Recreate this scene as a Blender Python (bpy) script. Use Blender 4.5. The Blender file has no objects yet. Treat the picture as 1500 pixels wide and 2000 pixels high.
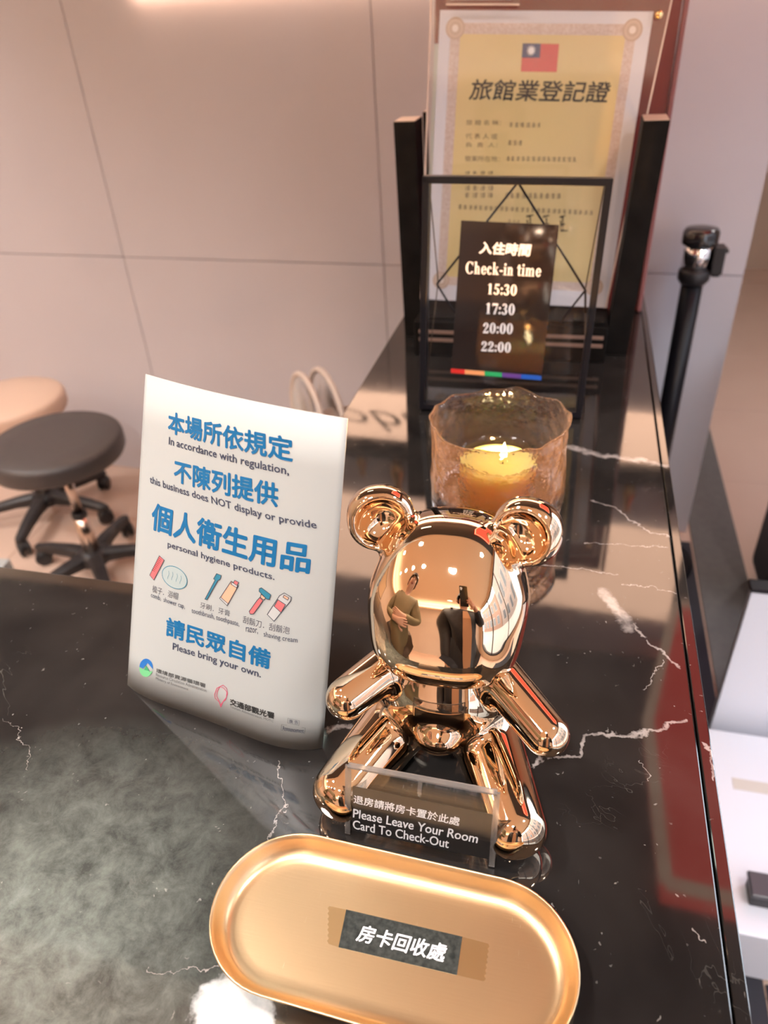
import bpy, bmesh, math, random, json
import numpy as np
from mathutils import Vector, Matrix, noise as mnoise
random.seed(7)
SC = bpy.context.scene
COL = SC.collection
ZT = 1.0            # height of the counter top above the floor; geometry below is given relative to the counter top
PI = math.pi

# ------------------------------------------------------------------ camera, light, exposure
cam_d = bpy.data.cameras.new('camera'); cam = bpy.data.objects.new('camera', cam_d); COL.objects.link(cam)
cam_d.sensor_fit = 'HORIZONTAL'; cam_d.sensor_width = 36.0; cam_d.lens = 36.0*1430/1500
cam_d.clip_start = 0.002; cam_d.clip_end = 200
RC = Matrix(((0.970686, -0.091138, 0.222402), (0.234698, 0.558937, -0.795303), (-0.051826, 0.824187, 0.563942)))
cam.matrix_world = Matrix.Translation((0,0,ZT+.5)) @ RC.to_4x4()
cam_d.dof.use_dof = True; cam_d.dof.focus_distance = 0.56; cam_d.dof.aperture_fstop = 8.0
SC.camera = cam
SC.view_settings.view_transform = 'Standard'; SC.view_settings.look = 'None'
SC.view_settings.gamma = 1.0; SC.view_settings.use_curve_mapping = False
SC.view_settings.exposure = 0.08
SC.cycles.max_bounces = 12; SC.cycles.transparent_max_bounces = 16; SC.cycles.sample_clamp_indirect = 6.0
SC.cycles.caustics_refractive = False; SC.cycles.caustics_reflective = False

w = bpy.data.worlds.new('world'); SC.world = w; w.use_nodes = True
bg = w.node_tree.nodes['Background']; bg.inputs[0].default_value = (0.80,0.88,1.0,1); bg.inputs[1].default_value = 8.0

def portal(name, loc, rot, sx, sy):
    l = bpy.data.lights.new(name,'AREA'); l.shape='RECTANGLE'; l.size=sx; l.size_y=sy; l.cycles.is_portal=True
    o = bpy.data.objects.new(name,l); o.location=loc; o.rotation_euler=rot; COL.objects.link(o)
portal('window_portal',(1.79,-.35,1.33),(0,PI/2,0),2.35,4.9)
SPOTS = [(-.10,-.70,150,.09),(-.75,-.62,42,.06),(-1.25,-.60,42,.06),(-1.75,-.58,42,.06),(-2.3,-.56,42,.06),(-.9,.30,75,.09),(.9,.25,60,.09),(-2.1,.32,75,.09),(1.4,3.3,110,.09),(-.2,-2.2,90,.09),(-2.72,1.35,150,.12)]  # the last entry is an added fill lamp for the left wall
CEIL = 2.62
def downlight_lamp(x,y,e,r):
    l = bpy.data.lights.new('downlight_lamp','SPOT'); l.energy=e; l.spot_size=math.radians(125); l.spot_blend=.8; l.shadow_soft_size=r; l.color=(1.0,.94,.91)
    o = bpy.data.objects.new('downlight_lamp',l); o.location=(x,y,CEIL-.03); COL.objects.link(o)
for a in SPOTS: downlight_lamp(*a)
def fill_uplight(loc,sx,sy,e):  # added uplights out of view, put in to brighten the ceiling
    l=bpy.data.lights.new('fill_uplight','AREA'); l.shape='RECTANGLE'; l.size=sx; l.size_y=sy; l.energy=e; l.color=(1.0,.91,.84); l.spread=math.radians(150)
    o=bpy.data.objects.new('fill_uplight',l); o.location=loc; o.rotation_euler=(PI,0,0); COL.objects.link(o)
fill_uplight((-.4,-3.10,2.30),5.0,.06,95); fill_uplight((-2.90,.2,2.30),.06,5.0,60)

# ------------------------------------------------------------------ helpers
def new_mat(name): 
    m = bpy.data.materials.new(name); m.use_nodes = True
    return m, m.node_tree, m.node_tree.nodes['Principled BSDF']
def mat(name, col, rough=.5, metal=0., spec=.5, **kw):
    m,nt,b = new_mat(name)
    b.inputs['Base Color'].default_value=(*col,1); b.inputs['Roughness'].default_value=rough
    b.inputs['Metallic'].default_value=metal; b.inputs['Specular IOR Level'].default_value=spec
    for k,v in kw.items(): b.inputs[k].default_value=v
    nz = kw.get('_n')
    return m
def nd(nt,t,**kw):
    n = nt.nodes.new(t)
    for k,v in kw.items(): setattr(n,k,v)
    return n
def noisy(m, scale=20, c2=None, amt=.5, bump=0., bscale=None, detail=4, stretch=None):
    """mix a second colour with noise and optionally add bump"""
    nt=m.node_tree; b=nt.nodes['Principled BSDF']; L=nt.links
    tc=nd(nt,'ShaderNodeTexCoord'); mp=nd(nt,'ShaderNodeMapping'); L.new(tc.outputs['Object'],mp.inputs[0])
    if stretch: mp.inputs['Scale'].default_value=stretch
    n=nd(nt,'ShaderNodeTexNoise'); n.inputs['Scale'].default_value=scale; n.inputs['Detail'].default_value=detail; L.new(mp.outputs[0],n.inputs[0])
    if c2:
        mx=nd(nt,'ShaderNodeMix',data_type='RGBA'); r=nd(nt,'ShaderNodeValToRGB'); r.color_ramp.elements[0].position=.5-amt/2; r.color_ramp.elements[1].position=.5+amt/2
        L.new(n.outputs[0],r.inputs[0]); L.new(r.outputs[0],mx.inputs[0])
        mx.inputs[6].default_value=b.inputs['Base Color'].default_value[:]; mx.inputs[7].default_value=(*c2,1)
        L.new(mx.outputs[2],b.inputs['Base Color'])
    if bump:
        n2=nd(nt,'ShaderNodeTexNoise'); n2.inputs['Scale'].default_value=bscale or scale; L.new(mp.outputs[0],n2.inputs[0])
        bp=nd(nt,'ShaderNodeBump'); bp.inputs['Strength'].default_value=bump; bp.inputs['Distance'].default_value=.002
        L.new(n2.outputs[0],bp.inputs['Height']); L.new(bp.outputs[0],b.inputs['Normal'])
    return m
def emit(name,col,s):
    m=bpy.data.materials.new(name); m.use_nodes=True; nt=m.node_tree; nt.nodes.clear()
    e=nd(nt,'ShaderNodeEmission'); e.inputs[0].default_value=(*col,1); e.inputs[1].default_value=s
    o=nd(nt,'ShaderNodeOutputMaterial'); nt.links.new(e.outputs[0],o.inputs[0]); return m
def clear(name, tint=(1,1,1), ior=1.5, rough=0.02):
    """thin clear sheet: Fresnel mix of see-through and mirror"""
    m=bpy.data.materials.new(name); m.use_nodes=True; nt=m.node_tree; nt.nodes.clear(); L=nt.links
    t=nd(nt,'ShaderNodeBsdfTransparent'); t.inputs[0].default_value=(*tint,1)
    g=nd(nt,'ShaderNodeBsdfGlossy'); g.inputs['Roughness'].default_value=rough
    lw=nd(nt,'ShaderNodeLayerWeight'); lw.inputs[0].default_value=.5; pw=nd(nt,'ShaderNodeMath',operation='POWER'); L.new(lw.outputs['Facing'],pw.inputs[0]); pw.inputs[1].default_value=5
    r0=((ior-1)/(ior+1))**2; f=nd(nt,'ShaderNodeMath',operation='MULTIPLY_ADD'); L.new(pw.outputs[0],f.inputs[0]); f.inputs[1].default_value=1-r0; f.inputs[2].default_value=r0
    x=nd(nt,'ShaderNodeMixShader'); o=nd(nt,'ShaderNodeOutputMaterial')
    L.new(f.outputs[0],x.inputs[0]); L.new(t.outputs[0],x.inputs[1]); L.new(g.outputs[0],x.inputs[2]); L.new(x.outputs[0],o.inputs[0])
    return m

class MB:
    """collects geometry in world x,y and z relative to the counter top"""
    def __init__(s): s.v=[]; s.f=[]; s.sm=[]
    def add(s,vs,fs,smooth=False):
        o=len(s.v); s.v+= [tuple(map(float,p)) for p in vs]; s.f+=[tuple(i+o for i in f) for f in fs]; s.sm+=[smooth]*len(fs); return s
    def box(s,c,d,M=None,bev=0.,seg=2):
        bm=bmesh.new(); bmesh.ops.create_cube(bm,size=1)
        for v in bm.verts: v.co=Vector((v.co.x*d[0],v.co.y*d[1],v.co.z*d[2]))
        if bev: bmesh.ops.bevel(bm,geom=bm.edges[:],offset=bev,segments=seg,affect='EDGES',profile=.5)
        for v in bm.verts:
            if M is not None: v.co=M@v.co
            v.co+=Vector(c)
        bm.verts.index_update(); s.add([v.co[:] for v in bm.verts],[[v.index for v in f.verts] for f in bm.faces],False); bm.free(); return s
    def b6(s,x0,x1,y0,y1,z0,z1,bev=0.,seg=2): return s.box(((x0+x1)/2,(y0+y1)/2,(z0+z1)/2),(x1-x0,y1-y0,z1-z0),None,bev,seg)
    def lathe(s,prof,c=(0,0,0),n=48,M=None,close=False,smooth=True):
        vs=[];fs=[]
        for r,z in prof:
            for k in range(n):
                a=2*PI*k/n; p=Vector((r*math.cos(a),r*math.sin(a),z)); 
                if M is not None: p=M@p
                vs.append(p+Vector(c))
        m=len(prof)
        for i in range(m if close else m-1):
            j=(i+1)%m
            for k in range(n): fs.append((i*n+k,i*n+(k+1)%n,j*n+(k+1)%n,j*n+k))
        if not close:
            if prof[0][0]>1e-5: fs.append(tuple(reversed(range(n))))
            if prof[-1][0]>1e-5: fs.append(tuple((m-1)*n+k for k in range(n)))
        return s.add(vs,fs,smooth)
    def tube(s,pts,r,n=10,closed=False,smooth=True):
        P=[Vector(p) for p in pts]; m=len(P); R=r if isinstance(r,(list,tuple)) else [r]*m
        vs=[];fs=[]; up=None
        for i in range(m):
            a=P[i-1] if (i>0 or closed) else P[i]; b=P[(i+1)%m] if (i<m-1 or closed) else P[i]
            t=(b-a).normalized()
            if up is None: up=Vector((0,0,1)) if abs(t.z)<.9 else Vector((1,0,0))
            x=t.cross(up).normalized(); y=x.cross(t); up=y
            for k in range(n):
                an=2*PI*k/n; vs.append(P[i]+(x*math.cos(an)+y*math.sin(an))*R[i])
        for i in range(m if closed else m-1):
            j=(i+1)%m
            for k in range(n): fs.append((i*n+k,i*n+(k+1)%n,j*n+(k+1)%n,j*n+k))
        if not closed: fs.append(tuple(reversed(range(n)))); fs.append(tuple((m-1)*n+k for k in range(n)))
        return s.add(vs,fs,smooth)
    def bar(s,a,b,w,h,bev=0.,upv=(0,0,1)):
        a=Vector(a);b=Vector(b); t=(b-a); L=t.length; t.normalize(); u=Vector(upv); x=t.cross(u).normalized(); z=x.cross(t)
        M=Matrix((x,t,z)).transposed(); return s.box((a+b)/2,(w,L,h),M,bev)
    def slab(s,q,th,out=None):
        """thick plate from 4 corner points (TL TR BR BL), thickness th to the back"""
        q=[Vector(p) for p in q]; n=(q[1]-q[0]).cross(q[3]-q[0]).normalized()
        if n.y>0: n=-n
        bk=[p-n*th for p in q]
        return s.add(q+bk,[(0,1,2,3),(7,6,5,4),(0,4,5,1),(1,5,6,2),(2,6,7,3),(3,7,4,0)])
    def ball(s,c,r,n=20,M=None):
        r=r if isinstance(r,(tuple,list)) else (r,r,r); prof=[]
        vs=[];fs=[];m=n//2
        for i in range(m+1):
            t=PI*i/m
            for k in range(n):
                a=2*PI*k/n; p=Vector((r[0]*math.sin(t)*math.cos(a),r[1]*math.sin(t)*math.sin(a),r[2]*math.cos(t)))
                if M is not None: p=M@p
                vs.append(p+Vector(c))
        for i in range(m):
            for k in range(n): fs.append((i*n+k,(i+1)*n+k,(i+1)*n+(k+1)%n,i*n+(k+1)%n))
        return s.add(vs,fs,True)
    def build(s,name,material,parent=None,label=None,cat=None,group=None,kind=None,normals=None,org=None):
        if parent is not None: o0=Vector(parent['wo'])
        else: o0=Vector(org)+Vector((0,0,ZT)) if org is not None else Vector((0,0,0))
        me=bpy.data.meshes.new(name)
        me.from_pydata([(x-o0.x,y-o0.y,z+ZT-o0.z) for x,y,z in s.v],[],s.f)
        me.polygons.foreach_set('use_smooth',s.sm)
        me.update()
        if normals is None and parent is not False:
            bm=bmesh.new(); bm.from_mesh(me); bmesh.ops.recalc_face_normals(bm,faces=bm.faces) if not getattr(s,'keep',False) else None; bm.to_mesh(me); bm.free()
        if normals is not None: me.normals_split_custom_set_from_vertices(normals)
        if material is not None: me.materials.append(material)
        o=bpy.data.objects.new(name,me); COL.objects.link(o)
        if parent is not None: o.parent=parent
        else: o.location=o0
        o['wo']=list(o0)
        if parent is not None:
            # children share the root origin so that no offset is needed
            o.location=(0,0,0)
        return tag(o,label,cat,group,kind)
def tag(o,label=None,cat=None,group=None,kind=None):
    if label: o['label']=label
    if cat: o['category']=cat
    if group: o['group']=group
    if kind: o['kind']=kind
    return o
def thing(name,label,cat,loc,group=None):
    o=bpy.data.objects.new(name,None); o.empty_display_size=.05; COL.objects.link(o)
    wl=Vector(loc)+Vector((0,0,ZT)); o.location=wl; o['wo']=list(wl)
    return tag(o,label,cat,group)
def Rz(a): return Matrix.Rotation(a,3,'Z')
def Rx(a): return Matrix.Rotation(a,3,'X')
def Ry(a): return Matrix.Rotation(a,3,'Y')

# lettering: flat filled glyph outlines normalised to their own ink box
def glyphs(body, bold=0., res=3, space=1.0, shear=0.):
    c=bpy.data.curves.new('t','FONT'); c.body=body; c.size=1; c.offset=bold; c.resolution_u=res; c.space_character=space; c.shear=shear
    o=bpy.data.objects.new('t',c); COL.objects.link(o)
    m=bpy.data.meshes.new_from_object(o.evaluated_get(bpy.context.evaluated_depsgraph_get()))
    v=np.zeros(len(m.vertices)*3); m.vertices.foreach_get('co',v); v=v.reshape(-1,3)[:,:2]
    f=[tuple(p.vertices) for p in m.polygons]
    bpy.data.objects.remove(o); bpy.data.curves.remove(c); bpy.data.meshes.remove(m)
    lo=v.min(0); hi=v.max(0); return (v-lo)/(hi-lo), f
def heavy(v,f,b,asp):
    """thicken print by laying shifted copies of the glyphs over one another; b = growth relative to the line height, asp = line width / height"""
    if b<=0: return [(x,y,0.) for x,y in v],f
    V=[];F=[]
    for k in range(9):
        a=2*PI*k/8; d=(0,0) if k==8 else (b*math.cos(a)/asp,b*math.sin(a)); o=len(V)
        V+=[(x*(1-2*b/asp)+b/asp+d[0],y*(1-2*b)+b+d[1],k*6e-6) for x,y in v]; F+=[tuple(i+o for i in q) for q in f]
    return V,F
def quad_text(mb, body, q, lift, bold=0., shear=0.,res=3):
    """q = TL TR BR BL world corners of the ink box (or BL BR TL)"""
    bl,br,tl=q
    bl=Vector(bl);br=Vector(br);tl=Vector(tl); v,f=glyphs(body,0,shear=shear,res=res); v,f=heavy(v,f,bold,(br-bl).length/(tl-bl).length); n=(br-bl).cross(tl-bl).normalized()
    if (n.y>0 and abs(n.z)<.9) or (abs(n.z)>=.9 and n.z<0): n=-n
    mb.add([bl+(br-bl)*a+(tl-bl)*b+n*(lift+e) for a,b,e in v],f); mb.keep=True

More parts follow.
